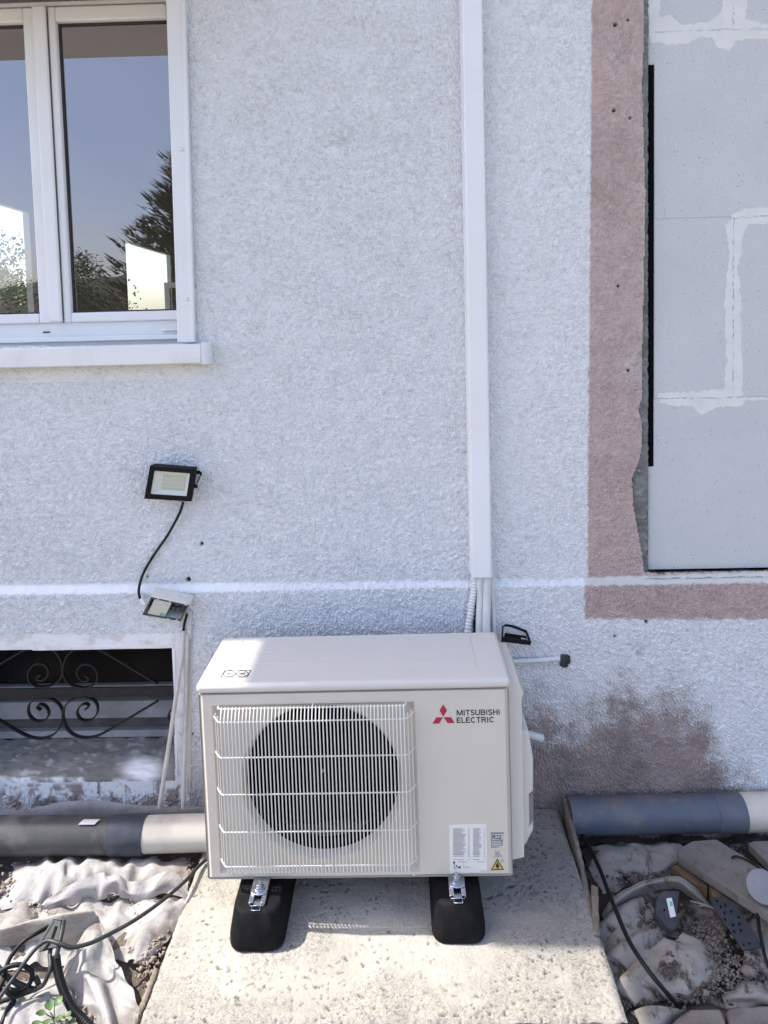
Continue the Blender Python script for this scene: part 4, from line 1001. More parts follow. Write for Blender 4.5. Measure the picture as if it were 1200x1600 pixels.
    flat([(777, 1347), (776.2, 1349.5), (774.8, 1351.5), (775, 1354), (776.3, 1356), (778.5, 1356), (779.8, 1354), (779.6, 1351.5), (778.6, 1350.5), (778.2, 1348.5)], 'flame_mark', M['ink_black'], -.0012)
    line_ = MB(); line(774, 780.5, 1357, .35, line_); line_.build('flame_base', M['ink_black'], T)
    # pictogram on the lid: two crossed-out circles in a frame
    zt2 = zt + .0005
    def LT(px, py):
        o_ = AI @ CAM; d = AI.to_3x3() @ ray(px, py); return o_ + d * ((zt2 - o_.z) / d.z)
    pc = MB(); flatp = [(-.0002, -.0007), (.0002, -.0007), (.0002, .0007), (-.0002, .0007)]
    def strip(pts, w=.0009, closed=False):
        P = [LT(*p) for p in pts]; k_ = len(P)
        for i in range(k_ if closed else k_ - 1):
            a, b = P[i], P[(i + 1) % k_]; t = (b - a).normalized(); s = Vector((-t.y, t.x, 0)) * w; pc.add([a - s, b - s, b + s, a + s], [(0, 1, 2, 3)])
    fr_ = [(345, 1058), (352, 1047), (392, 1047.5), (386, 1057.8)]; strip(fr_, .0011, True)
    for cx_ in (358.5, 378.5):
        el = [(cx_ + 9.2 * math.cos(a), 1052.6 + 4.6 * math.sin(a)) for a in [2 * math.pi * i / 22 for i in range(22)]]; strip(el, .001, True)
        strip([(cx_ - 6, 1050), (cx_ + 6, 1055.6)], .0009); strip([(cx_ - 5, 1055), (cx_, 1051), (cx_ + 3, 1052.5)], .0007)
    strip([(374, 1054), (384, 1050)], .0012); strip([(376, 1055), (385, 1052)], .0008)
    o = pc.build('no_step_sticker', M['ink_black'], T)
    # service cover on the right side
    sc_ = MB(); ym = .045
    def prof(pts, y0, y1, name, par=None):
        P3 = [AL(a, b, .04) for a, b in pts]; return MB().prism([(p.x, y0, p.z) for p in P3], (0, y1 - y0, 0)).build(name, M['unit_plastic'], par or T, bevel=.006, seg=3)
    x_ = W - .002
    Pm = [AL(a, b, ym) for a, b in ((818, 1075), (814, 1088), (814, 1140))]
    u_ = [(x_, H - .0), (Pm[1].x - .006, H - .004), (Pm[0].x - .002, H - .03), (Pm[0].x, AL(818, 1078, ym).z), (Pm[1].x, AL(813, 1090, ym).z), (Pm[2].x, AL(814, 1335, ym).z), (x_, AL(801, 1340, ym).z)]
    MB().prism([(a, .035, z) for a, z in u_], (0, .235, 0)).build('service_cover', M['unit_plastic'], T, bevel=.006, seg=3)
    lo = [(Pm[2].x - .01, AL(827, 1146, ym).z), (AL(827, 1143, ym).x, AL(827, 1144, ym).z), (AL(835, 1192, ym).x, AL(835, 1192, ym).z), (AL(835, 1302, ym).x, AL(835, 1302, ym).z), (AL(823, 1326, ym).x, AL(823, 1326, ym).z), (x_ + .004, AL(801, 1337, ym).z), (x_ + .004, AL(814, 1190, ym).z)]
    V = MB().prism([(a, .055, z) for a, z in lo], (0, .205, 0)).build('valve_cover', M['unit_plastic'], T, bevel=.008, seg=3)
    w_ = MB(); a, b = AL(826.5, 1250, .0545), AL(834.2, 1305, .0545)
    w_.prism([(a.x, .0543, AL(826, 1241, .054).z), (b.x, .0543, AL(834, 1236, .054).z), (b.x, .0543, AL(834, 1280, .054).z), (a.x, .0543, AL(826, 1292, .054).z)], (0, .0005, 0)); w_.build('cover_label', M['label_grey'], T)
    r_ = MB(); r_.prism([(a.x, .0538, AL(826, 1241, .054).z), (b.x, .0538, AL(834, 1236, .054).z), (b.x, .0538, AL(834, 1238, .054).z), (a.x, .0538, AL(826, 1243.5, .054).z)], (0, .0004, 0)); r_.build('label_stripe', M['red'], T)
unit()

# ---- rubber feet
def foot(px_c, py_f, px_l, px_r, label):
    """black rubber block with a steel channel and an anchor bolt; px_l, px_r: its widest front corners"""
    cF = PZ(px_c, py_f); yf = cF.y; a, b = PZ(px_l, py_f - 30), PZ(px_r, py_f - 30)
    x = (a.x + b.x) / 2; w = (b.x - a.x) / 2 + .003
    T = thing('rubber_foot', (x, yf + .25, .002), label, 'rubber foot', 'rubber feet under the unit')
    L = .50
    def ring(k, z, f):
        c = .038; y0, y1 = yf + f, yf + L - f
        a_ = [R(90 * i / 5) for i in range(6)]; cx_ = c * .95
        q1 = [(x + k - cx_ + cx_ * math.sin(t), y0 + c - c * math.cos(t), z) for t in a_]; q2 = [(p[0], y0 + y1 - p[1], z) for p in q1[::-1]]
        return q1 + q2 + [(2 * x - p[0], p[1], z) for p in q2[::-1]] + [(2 * x - p[0], p[1], z) for p in q1[::-1]]
    rg = [ring(w, .003, 0), ring(w * 1.0, .03, .002), ring(w * .86, .088, .016), ring(w * .78, .094, .022)]
    vs = sum(rg, []); fs = [(k * 24 + i, k * 24 + (i + 1) % 24, (k + 1) * 24 + (i + 1) % 24, (k + 1) * 24 + i) for k in range(3) for i in range(24)] + [tuple(range(72, 96)), tuple(range(23, -1, -1))]
    MB().add(vs, fs).build('rubber_block', M['rubber'], T, bevel=.004, seg=2)
    s = MB(); y1 = yf + L - .06; y0 = yf + .036; cw = .0205
    s.box(x - cw, x - cw + .0022, y0, y1, .0945, .101); s.box(x + cw - .0022, x + cw, y0, y1, .0945, .101)
    s.box(x - cw, x - .010, y0, y1, .1011, .1032); s.box(x + .010, x + cw, y0, y1, .1011, .1032); s.box(x - cw + .003, x + cw - .003, y0 - .001, y1, .0942, .0955)
    # open mouth of the channel, and the recess in the rubber under it
    s.box(x - .0115, x - .0095, y0 - .016, y0 - .0005, .0945, .0965); s.box(x + .0095, x + .0115, y0 - .016, y0 - .0005, .0945, .0965); s.box(x - .0095, x + .0095, y0 - .016, y0 - .0135, .0945, .0960)
    s.build('steel_channel', M['zinc'], T, bevel=.0006, seg=1)
    rc = MB(); rc.box(x - .014, x + .014, y0 - .0135, y0 - .002, .088, .0946); rc.build('slot', M['foam'], T)
    p = MB(); yb = y0 + .045; n = 14
    pts = [(x - .021, yb + .055), (x - .021, yb - .012)] + [(x - .021 * math.cos(R(180) * i / n), yb - .012 - .012 * math.sin(R(180) * i / n)) for i in range(1, n)] + [(x + .021, yb - .012), (x + .021, yb + .06)]
    p.prism([(u, v, .1035) for u, v in pts], (0, 0, .0035)); p.build('clamp_plate', M['zinc'], T, bevel=.001)
    h = MB(); hx = [(x + .0105 * math.cos(R(60) * i), yb + .0 + .0105 * math.sin(R(60) * i), .110) for i in range(6)]
    wa = MB(); wa.tube([(x, yb, .107), (x, yb, .1098)], .014, 18); wa.build('washer', M['zinc'], T, smooth=True)
    h.prism(hx, (0, 0, .0085)); h.build('nut', M['zinc'], T, bevel=.0008)
    bo = MB(); bo.tube([(x, yb, .11), (x, yb, .1255), (x, yb, .127)], [.0048, .0048, .004], 12); bo.build('bolt', M['zinc'], T, smooth=True)
foot(405, 1490, 365, 446, 'black rubber foot under the left end of the unit, its left side in the sun')
foot(716, 1478, 676, 755, 'black rubber foot under the right end of the unit, wholly in shade')

# ================================================================== DRAIN PIPES
def pipe(path, r, m, name, label=None, cat=None, parent=None, n=28, group=None):
    o = MB().tube(path, r, n).build(name, m, parent, smooth=True)
    if label: tag(o, label, cat, group)
    return o
def drains():
    # right: blue grey pipe with its socket, and a pale length beyond
    y = -.068; r = .0545
    def ax(px, py): q = PY(px, py, y - .03); return Vector((q.x, y, q.z - .035))
    a, b = ax(893, 1268), ax(1165, 1262); d = (b - a).normalized()
    zfix = lambda p: Vector((p.x, y, p.z))
    T = thing('drain_pipe', b, 'blue grey drain pipe lying along the wall right of the pad', 'drain pipe')
    pipe([a, b - d * .085], r, M['drain_blue'], 'pipe', parent=T)
    pipe([b - d * .085, b - d * .083, b - d * .001, b], [r + .0005, r + .0028, r + .0028, r + .001], M['drain_blue'], 'socket', parent=T)
    pipe([b + d * .002, b + d * .9], r + .0002, M['drain_white'], 'drain_pipe', 'pale grey drain pipe continuing right from the blue one', 'drain pipe')
    # left
    y = -.175; r = .052
    def ax2(px, py): q = PY(px, py, y - .03); return Vector((q.x, y, q.z - .035))
    p0, p1, p2, p3 = ax2(-250, 1300), ax2(168, 1298), ax2(222, 1297), ax2(345, 1293)
    d = (p3 - p0).normalized()
    L = thing('drain_pipe', p1, 'dusty dark grey drain pipe lying on the felt left of the pad', 'drain pipe')
    pipe([p0, p1], r + .001, M['drain_dark'], 'pipe', parent=L)
    pipe([p1, p1 + d * .002, p2 - d * .003, p2], [r + .001, r + .0035, r + .0035, r + .0015], mat('dark_socket_pvc', (.05, .058, .075), .5, (.10, .095, .09), 14, .5, .75), 'socket', parent=L)
    pipe([p2 + d * .001, p3], r - .002, M['drain_white'], 'drain_pipe', 'old white drain pipe entering behind the unit at its lower left', 'drain pipe')
    sk = MB(); xa, xb = ax2(121, 1290).x, ax2(147, 1290).x; zc = lambda x: p0.z + (p3.z - p0.z) * (x - p0.x) / (p3.x - p0.x); vs = []
    for i, a in enumerate((60, 66, 72, 77)):
        o = .004 * i; vs += [(xa + o, y - (r + .0022) * math.cos(R(a)), zc(xa) + (r + .0022) * math.sin(R(a))), (xb + o, y - (r + .0022) * math.cos(R(a)), zc(xb) + (r + .0022) * math.sin(R(a)))]
    sk.add(vs, [(2 * i, 2 * i + 1, 2 * i + 3, 2 * i + 2) for i in range(3)]); sk.build('pale_strip', M['conduit'], L, smooth='all')  # thin pale strip set on the upper side of the pipe
drains()

# ================================================================== FELT SHEETS
def tri(x, y, seed):
    """flat facets meeting in sharp creases"""
    rs = np.random.RandomState(seed); H = rs.rand(64, 64) * 2 - 1
    xi = np.floor(x).astype(int); yi = np.floor(y).astype(int); u = x - xi; v = y - yi
    g = lambda i, j: H[i % 64, j % 64]
    a, b, c, d = g(xi, yi), g(xi + 1, yi), g(xi, yi + 1), g(xi + 1, yi + 1)
    return np.where(u + v < 1, a + u * (b - a) + v * (c - a), d + (1 - u) * (c - d) + (1 - v) * (b - d))
def resample(A, n, m):
    """grid of points to n x m, Catmull-Rom along both axes"""
    def ax(A, n):
        k = A.shape[0] - 1; t = np.linspace(0, k, n); i = np.minimum(t.astype(int), k - 1); f = (t - i)[:, None, None]
        p0, p1, p2, p3 = A[np.maximum(i - 1, 0)], A[i], A[i + 1], A[np.minimum(i + 2, k)]
        return .5 * (2 * p1 + (p2 - p0) * f + (2 * p0 - 5 * p1 + 4 * p2 - p3) * f ** 2 + (3 * p1 - p0 - 3 * p2 + p3) * f ** 3)
    return ax(ax(A, n).transpose(1, 0, 2), m).transpose(1, 0, 2)
def relax(P, T, comp, it, g0, pull, soft):
    sl = np.s_
    def cons(a, b, k): return (a, b, np.linalg.norm(T[b] - T[a], axis=-1) * comp, k)
    cs = [cons(sl[:-1, :], sl[1:, :], 1), cons(sl[:, :-1], sl[:, 1:], 1), cons(sl[:-1, :-1], sl[1:, 1:], .5), cons(sl[1:, :-1], sl[:-1, 1:], .5),
          cons(sl[:-2, :], sl[2:, :], soft), cons(sl[:, :-2], sl[:, 2:], soft)]
    for n in range(it):
        D = np.zeros_like(P); C = np.zeros(P.shape[:2])
        for a, b, L, k in cs:
            d = P[b] - P[a]; l = np.linalg.norm(d, axis=-1) + 1e-9; m = (d * ((l - L) / l * .5 * k)[..., None])
            D[a] += m; D[b] -= m; C[a] += k; C[b] += k
        P = P + D / C[..., None] * 1.5
        P[..., 2] -= .00005
        P += (T - P) * np.array([pull * 2, pull * 2, pull])
        if g0 is not None: P[..., 2] = np.maximum(P[..., 2], g0)
    return P
def drape(T, comp, seed, clamp, wr):
    """let a cloth a little too large for its place buckle into folds: rest lengths longer than the lofted shape"""
    nu, nv = T.shape[:2]
    span = (np.linalg.norm(np.diff(T, axis=0), axis=-1).sum(0).mean(), np.linalg.norm(np.diff(T, axis=1), axis=-1).sum(1).mean())
    P = None
    for lev, (sp, cm, it, pull, soft) in enumerate(((.024, comp, 170, .008, .06), (.0115, 1 + (comp - 1) * .6, 60, .004, .05))):
        n, m = max(6, int(span[0] / sp)), max(6, int(span[1] / sp)); t = resample(T, n, m); X, Y = t[..., 0], t[..., 1]
        g0 = None if clamp is None else -.050 - .045 * sstep(.7, 1.0, X) + clamp + .004 * fbm(X * 20, Y * 20, seed + 4, 3)
        if P is None:
            rs = np.random.RandomState(seed); P = t.copy(); P[..., 2] += wr * .7 * (rs.rand(n, m) - .4) + wr * .8 * fbm(X * 12, Y * 12, seed, 3); P[..., :2] += .003 * (rs.rand(n, m, 2) - .5)
            base = t
        else:
            P = resample(P, n, m); base = P.copy() * 0 + t
            P[..., 2] += .0012 * (np.random.RandomState(seed + 9).rand(n, m) - .5)
        P = relax(P, base, cm, it, g0, pull, soft)
    P = resample(P, nu, nv); P[..., 2] += wr * .35 * tri(P[..., 0] * 42 + P[..., 1] * 16, P[..., 1] * 38 - P[..., 0] * 13, seed + 5); return P
def sheet(rows, m, label, nu=90, nv=70, wr=.006, fr=14, seed=1, th=0.0, ragged=.0, cr=.5, clamp=.004, comp=1.17):
    """cloth lofted through rows of (px, py, z)"""
    A = [catmull([PZ(*p) if len(p) == 3 else PY(*p[:2], p[3]) for p in r], nu) for r in rows]
    G = [catmull([A[i][k] for i in range(len(rows))], nv) for k in range(nu)]
    X = np.array([[p.x for p in c] for c in G]); Y = np.array([[p.y for p in c] for c in G]); Z = np.array([[p.z for p in c] for c in G])
    P = drape(np.stack([X, Y, Z], -1), comp, seed, clamp, wr)
    X, Y, Z = P[..., 0], P[..., 1], P[..., 2]
    keep = None
    if ragged:
        U, V = np.meshgrid(np.linspace(0, 1, nv), np.linspace(0, 1, nu)); e = np.minimum(np.minimum(U, 1 - U), np.minimum(V, 1 - V))
        k = e > ragged * (.5 + .9 * fbm(X * 14, Y * 14, seed + 21, 4)); keep = k[:-1, :-1] & k[1:, 1:] & k[:-1, 1:] & k[1:, :-1]
    b = (float(X.mean()), float(Y.mean()), float(Z.min()))
    me, u = gridmesh(X - b[0], Y - b[1], Z - b[2], keep)
    o = link('ground_sheet', me, m, loc=b, smooth='all')
    return tag(o, label, 'ground sheet')
def sheets():
    # behind the left pipe, pushed up against the wall
    sheet([[(-120, 1262, .02), (-20, 1260, .025), (50, 1258, .03), (100, 1250, .05), (160, 1249, .05), (220, 1255, .035), (280, 1257, .03), (345, 1256, .03)],
           [(-120, 1270, .01), (-20, 1269, .012), (50, 1268, .015), (100, 1263, .03), (160, 1262, .03), (220, 1266, .02), (280, 1267, .018), (345, 1266, .018)],
           [(-120, 1300, -.04), (-20, 1299, -.04), (50, 1298, -.04), (100, 1296, -.04), (160, 1296, -.04), (220, 1297, -.04), (280, 1296, -.04), (345, 1294, -.04)]],
          M['sheet_wall'], 'dusty grey felt bulging between the left drain pipe and the wall', clamp=None, comp=1.04, wr=.003, fr=16, seed=101)
    # left, in front of the pipe
    sheet([[(20, 1346, -.03), (80, 1338, -.02), (150, 1336, -.02), (220, 1338, -.02), (300, 1338, -.03)],
           [(10, 1372, -.03), (75, 1352, .01), (140, 1350, .012), (215, 1354, -.005), (300, 1352, -.02)],
           [(-10, 1400, -.035), (70, 1385, -.005), (140, 1378, -.005), (210, 1372, -.01), (292, 1372, -.02)],
           [(-25, 1420, -.04), (60, 1408, -.03), (140, 1400, -.03), (215, 1392, -.03), (290, 1390, -.03)]],
          M['sheet'], 'white felt crumpled against the left drain pipe, furthest back', nu=110, wr=.009, fr=11, seed=111, ragged=.05)
    sheet([[(60, 1412, -.035), (90, 1392, .005), (150, 1366, .028), (178, 1366, .03), (215, 1372, .02), (270, 1362, .03), (300, 1398, -.01)],
           [(58, 1416, -.035), (92, 1402, -.005), (150, 1384, .012), (180, 1380, .02), (215, 1388, .005), (268, 1378, .015), (300, 1404, -.012)],
           [(60, 1420, -.04), (100, 1412, -.025), (150, 1400, -.02), (182, 1396, -.015), (215, 1402, -.02), (268, 1396, -.012), (302, 1410, -.02)]],
          M['sheet'], 'white felt folded into a raised ridge under the black cable', nu=110, wr=.006, fr=13, seed=121, cr=.4)
    sheet([[(-40, 1430, -.02), (40, 1412, -.03), (120, 1408, -.03), (200, 1402, -.03), (262, 1400, -.02), (292, 1402, -.015)],
           [(-40, 1450, -.03), (40, 1440, -.03), (120, 1432, -.03), (190, 1425, -.025), (250, 1418, -.005), (288, 1422, -.015)],
           [(-40, 1480, -.04), (40, 1470, -.04), (120, 1462, -.035), (185, 1455, -.03), (236, 1452, -.01), (270, 1452, -.018)],
           [(-40, 1520, -.05), (40, 1515, -.05), (120, 1505, -.045), (180, 1500, -.04), (215, 1496, -.012), (247, 1486, -.02)]],
          M['sheet'], 'white felt lying flat beside the pad edge, with soil on it', nu=110, wr=.007, fr=12, seed=131, ragged=.04)
    # standing flap in the lower left corner: lit top edge, then its shaded face, then drape
    F = lambda x, y, Y: (x, y, 0, Y)
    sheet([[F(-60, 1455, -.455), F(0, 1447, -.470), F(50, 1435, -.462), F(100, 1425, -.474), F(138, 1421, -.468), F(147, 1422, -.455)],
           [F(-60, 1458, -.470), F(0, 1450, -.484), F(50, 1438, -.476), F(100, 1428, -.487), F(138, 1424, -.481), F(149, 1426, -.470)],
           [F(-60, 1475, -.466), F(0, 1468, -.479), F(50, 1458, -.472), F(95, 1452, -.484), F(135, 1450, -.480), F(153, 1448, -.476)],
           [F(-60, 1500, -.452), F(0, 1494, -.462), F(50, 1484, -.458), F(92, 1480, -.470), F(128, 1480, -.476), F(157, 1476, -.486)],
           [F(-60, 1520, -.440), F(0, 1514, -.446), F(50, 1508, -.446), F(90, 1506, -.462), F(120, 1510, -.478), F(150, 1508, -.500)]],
          M['sheet_flap'], 'white felt standing up as a flap behind the cables, its near face stained and toned darker for shade', clamp=None, comp=1.04, nu=120, nv=70, wr=.0035, fr=16, seed=141, cr=.4)
    sheet([[(120, 1474, .012), (135, 1448, .020), (146, 1424, .030), (160, 1446, .028), (170, 1464, .020)],
           [(104, 1496, -.01), (128, 1480, .016), (148, 1462, .022), (164, 1472, .012), (184, 1496, .016)],
           [(98, 1522, -.025), (120, 1512, .006), (140, 1504, .020), (166, 1508, -.004), (200, 1530, .012)],
           [(112, 1550, -.035), (130, 1545, -.014), (152, 1545, .018), (176, 1548, -.010), (214, 1566, .008)],
           [(128, 1580, -.04), (146, 1580, -.02), (166, 1584, .014), (184, 1588, -.012), (212, 1590, .002)],
           [(140, 1620, -.05), (154, 1620, -.035), (172, 1622, .004), (188, 1625, -.016), (206, 1625, -.01)]],
          M['sheet'], 'white felt draped in lit folds from the flap down to the splintered board', nu=110, nv=110, wr=.004, fr=17, seed=145, cr=.6)
    sheet([[(-40, 1545, -.055), (10, 1540, -.045), (60, 1528, -.04), (100, 1530, -.045), (118, 1546, -.055)],
           [(-40, 1566, -.045), (10, 1562, -.03), (60, 1552, -.025), (104, 1556, -.03), (124, 1564, -.05)],
           [(-40, 1592, -.04), (10, 1590, -.022), (60, 1586, -.02), (104, 1586, -.03), (130, 1590, -.05)],
           [(-40, 1630, -.05), (10, 1630, -.035), (60, 1630, -.035), (104, 1626, -.045), (136, 1624, -.06)]],
          M['sheet'], 'white felt on the ground in front of the flap, under the green weed', nu=90, nv=80, wr=.007, fr=14, seed=147, cr=.6, ragged=.04)
    # right side, dirty and in shade
    sheet([[(896, 1318, -.085), (960, 1316, -.08), (1040, 1315, -.08), (1120, 1318, -.085), (1260, 1322, -.085)],
           [(915, 1370, -.085), (970, 1370, -.08), (1040, 1372, -.08), (1120, 1376, -.08), (1260, 1380, -.08)],
           [(930, 1430, -.085), (985, 1430, -.075), (1050, 1432, -.075), (1130, 1438, -.075), (1260, 1440, -.075)],
           [(945, 1490, -.085), (1000, 1490, -.075), (1065, 1490, -.07), (1140, 1494, -.075), (1260, 1490, -.075)],
           [(962, 1545, -.085), (1012, 1545, -.08), (1075, 1540, -.08), (1150, 1540, -.075), (1260, 1540, -.08)],
           [(975, 1612, -.10), (1020, 1600, -.10), (1085, 1590, -.11), (1160, 1590, -.10), (1260, 1590, -.10)]],
          M['sheet_soiled'], 'wide soil covered felt under all the rubble right of the pad', clamp=None, comp=1.05, nu=170, nv=150, wr=.009, fr=10, seed=221, cr=.5)
    for k, (row, lab) in enumerate((([(934, 1446, -.05), (960, 1424, -.03), (985, 1408, -.028), (1004, 1400, -.045)], 'uppermost slanting felt strip beside the form boards'),
                                    ([(938, 1500, -.055), (965, 1478, -.032), (996, 1458, -.028), (1030, 1447, -.05)], 'lower slanting felt strip beside the form boards, under the thick cable'),
                                    ([(950, 1545, -.06), (972, 1526, -.035), (1000, 1508, -.03), (1034, 1492, -.05)], 'lowest slanting felt strip beside the form boards'))):
        up = [(x - 2, y - 5, z - .03) for x, y, z in row]; dn = [(x + 9, y + 22, z - .014) for x, y, z in row]; dd = [(x + 16, y + 42, z - .034) for x, y, z in row]
        sheet([up, row, dn, dd], M['sheet_dirty'], lab, comp=1.07, nu=70, nv=44, wr=.004, fr=18, seed=231 + k, cr=.45)
    sheet([[(902, 1322, -.06), (940, 1318, -.05), (990, 1316, -.045), (1050, 1316, -.045), (1075, 1318, -.05)],
           [(915, 1345, -.06), (945, 1335, -.04), (990, 1332, -.04), (1040, 1336, -.04), (1066, 1338, -.05)],
           [(930, 1372, -.07), (955, 1362, -.05), (990, 1356, -.05), (1030, 1356, -.05), (1056, 1350, -.06)],
           [(945, 1402, -.09), (965, 1390, -.08), (990, 1378, -.08), (1020, 1374, -.075), (1048, 1368, -.08)]],
          M['sheet_dirty'], 'grey stained felt under the blue pipe, beside the plank end', comp=1.10, wr=.009, fr=13, seed=151, ragged=.05)
    sheet([[(940, 1425, -.07), (962, 1396, -.03), (1008, 1373, -.012), (1058, 1367, -.008), (1085, 1382, -.03), (1112, 1412, -.07)],
           [(944, 1432, -.07), (965, 1404, -.025), (1008, 1381, -.008), (1056, 1375, -.006), (1083, 1391, -.03), (1112, 1416, -.07)],
           [(950, 1438, -.085), (970, 1414, -.06), (1008, 1393, -.05), (1054, 1386, -.05), (1078, 1398, -.065), (1108, 1420, -.09)]],
          M['sheet_dirty'], 'grey felt rolled up as an arched fold above the labelled plastic bracket', comp=1.03, wr=.004, fr=18, seed=161, cr=.4)
    sheet([[(936, 1462, -.075), (960, 1440, -.05), (990, 1420, -.045), (1015, 1408, -.06)],
           [(944, 1480, -.075), (970, 1455, -.045), (1000, 1432, -.045), (1024, 1420, -.06)],
           [(955, 1496, -.085), (982, 1474, -.06), (1010, 1450, -.055), (1034, 1440, -.07)],
           [(960, 1510, -.10), (990, 1492, -.09), (1020, 1462, -.085), (1040, 1452, -.09)]],
          M['sheet_dirty'], 'grey felt strip in slanting folds between the form board and the bracket', comp=1.06, wr=.006, fr=15, seed=171, ragged=.03)
    sheet([[(962, 1530, -.09), (985, 1500, -.06), (1020, 1474, -.045), (1060, 1458, -.04), (1105, 1440, -.06)],
           [(968, 1548, -.08), (995, 1518, -.045), (1035, 1492, -.03), (1080, 1476, -.035), (1120, 1466, -.06)],
           [(975, 1560, -.08), (1005, 1540, -.05), (1045, 1518, -.035), (1085, 1505, -.035), (1125, 1498, -.06)],
           [(980, 1572, -.09), (1010, 1560, -.07), (1045, 1550, -.055), (1080, 1545, -.05), (1118, 1530, -.07)],
           [(985, 1580, -.11), (1012, 1575, -.10), (1045, 1570, -.095), (1078, 1566, -.09), (1105, 1556, -.10)]],
          M['sheet_dirty'], 'large grey felt mound with soil on it, in the middle of the rubble', comp=1.11, nu=110, wr=.008, fr=11, seed=181, ragged=.05)
    sheet([[(985, 1578, -.06), (1010, 1568, -.05), (1040, 1569, -.05), (1072, 1573, -.07)],
           [(998, 1592, -.06), (1018, 1586, -.045), (1042, 1584, -.05), (1060, 1584, -.075)],
           [(1005, 1625, -.07), (1022, 1620, -.06), (1036, 1612, -.07), (1046, 1600, -.085)]],
          M['sheet_dirty'], 'grey felt corner folded up at the foot of the lower form board', comp=1.04, wr=.004, fr=16, seed=191)
    sheet([[(1160, 1424, -.07), (1185, 1420, -.05), (1230, 1420, -.05)],
           [(1168, 1450, -.06), (1195, 1450, -.045), (1240, 1450, -.045)],
           [(1165, 1490, -.06), (1195, 1488, -.045), (1245, 1488, -.045)],
           [(1160, 1520, -.09), (1195, 1522, -.08), (1245, 1522, -.08)]],
          M['sheet_dirty'], 'grey felt to the right of the perforated plate', wr=.008, fr=13, seed=201, ragged=.03)
    sheet([[(1130, 1540, -.09), (1165, 1532, -.07), (1230, 1548, -.08)],
           [(1132, 1556, -.08), (1168, 1552, -.065), (1230, 1562, -.07)],
           [(1138, 1574, -.095), (1170, 1572, -.09), (1230, 1576, -.09)]],
          M['sheet_dirty'], 'grey felt scrap just behind the broken paving stones', wr=.006, fr=13, seed=211, ragged=.04)
sheets()

# ================================================================== CABLES AND BITS ON THE LEFT
def cable(pts, r, label, m='cable_dusty', cat='cable', n=80, ribs=False, name='cable', nn=10):
    P = catmull([PZ(*p) for p in pts], n)
    rr = [r * (1.10 if (i // 2) % 2 else .88) for i in range(n)] if ribs else r
    o = MB().tube(P, rr, nn).build(name, M[m], smooth='all', loc=tuple(P[n // 2])); return tag(o, label, cat)
cable([(330, 1338, .01), (314, 1350, .012), (288, 1378, .03), (250, 1410, .045), (210, 1438, .055), (170, 1460, .065), (140, 1474, .07), (112, 1480, .075), (92, 1474, .085), (74, 1470, .085), (58, 1480, .075), (40, 1502, .06), (20, 1530, .04), (4, 1552, .03), (-14, 1580, .02)], .0048,
      'long dusty black cable from under the unit across the felt to the lower left', n=140)
cable([(76, 1448, .07), (58, 1458, .075), (38, 1470, .07), (20, 1490, .055), (10, 1510, .04), (6, 1530, .03), (-10, 1560, .02)], .005, 'thick black cable arching left from the top of the plastic spike', 'cable')
cable([(81, 1474, .06), (78, 1490, .055), (79, 1510, .045), (74, 1526, .03), (66, 1540, .01), (45, 1550, -.015), (25, 1556, -.02), (-15, 1572, -.02)], .0052, 'dusty cable dropping from the spike and turning left over the felt')
cable([(-10, 1560, .0), (4, 1545, .02), (14, 1552, .015), (22, 1562, -.01), (12, 1578, -.02), (3, 1600, -.03), (-2, 1625, -.03)], .006, 'black cable tangle running off the lower left corner', 'cable')
cable([(87, 1494, .05), (89, 1510, .04), (94, 1532, .025), (101, 1552, .01), (112, 1574, -.005), (128, 1592, -.015), (150, 1615, -.02)], .0098, 'black corrugated conduit curving down to the bottom edge', 'cable', 'conduit', n=170, ribs=True, name='corrugated_conduit', nn=12)
cable([(-12, 1530, .035), (10, 1512, .05), (34, 1508, .05), (50, 1520, .03), (44, 1540, .005), (22, 1548, -.005), (-8, 1536, .0)], .0055, 'thick black cable loop lying behind the tangle at the left edge', 'cable')
cable([(-10, 1502, .03), (6, 1522, .03), (26, 1536, .01), (52, 1546, -.01), (60, 1538, .0), (54, 1526, .015)], .0065, 'stiff dark cable end crossing the loops at the left edge', 'cable_dusty')
def spike():
    T = thing('plastic_spike', PZ(84, 1460, .06), 'dark grey plastic ground spike leaning against the felt flap', 'ground spike')
    m = MB()
    a = [PZ(82, 1436, .085), PZ(96, 1438, .085), PZ(92, 1480, .065), PZ(60, 1488, .06), PZ(66, 1468, .07)]
    m.prism(a, (0, .012, -.01)); m.build('blade', mat('dark_spike_plastic', (.022, .028, .029), .5, (.04, .046, .045), 25, spec=.25), T, bevel=.002)
    f = MB(); f.tube([PZ(83, 1440, .092), PZ(72, 1458, .088), PZ(58, 1480, .075)], .0035, 6); f.build('rib', mat('dusty_spike_edge', (.10, .11, .105), .45), T, smooth=True)
    r = MB(); r.tube([PZ(100, 1440, .09), PZ(97, 1455, .09), PZ(92, 1478, .075), PZ(88, 1497, .055)], [.005, .006, .0055, .0055], 10); r.build('stem', M['cable_dusty'], T, smooth=True)
spike()
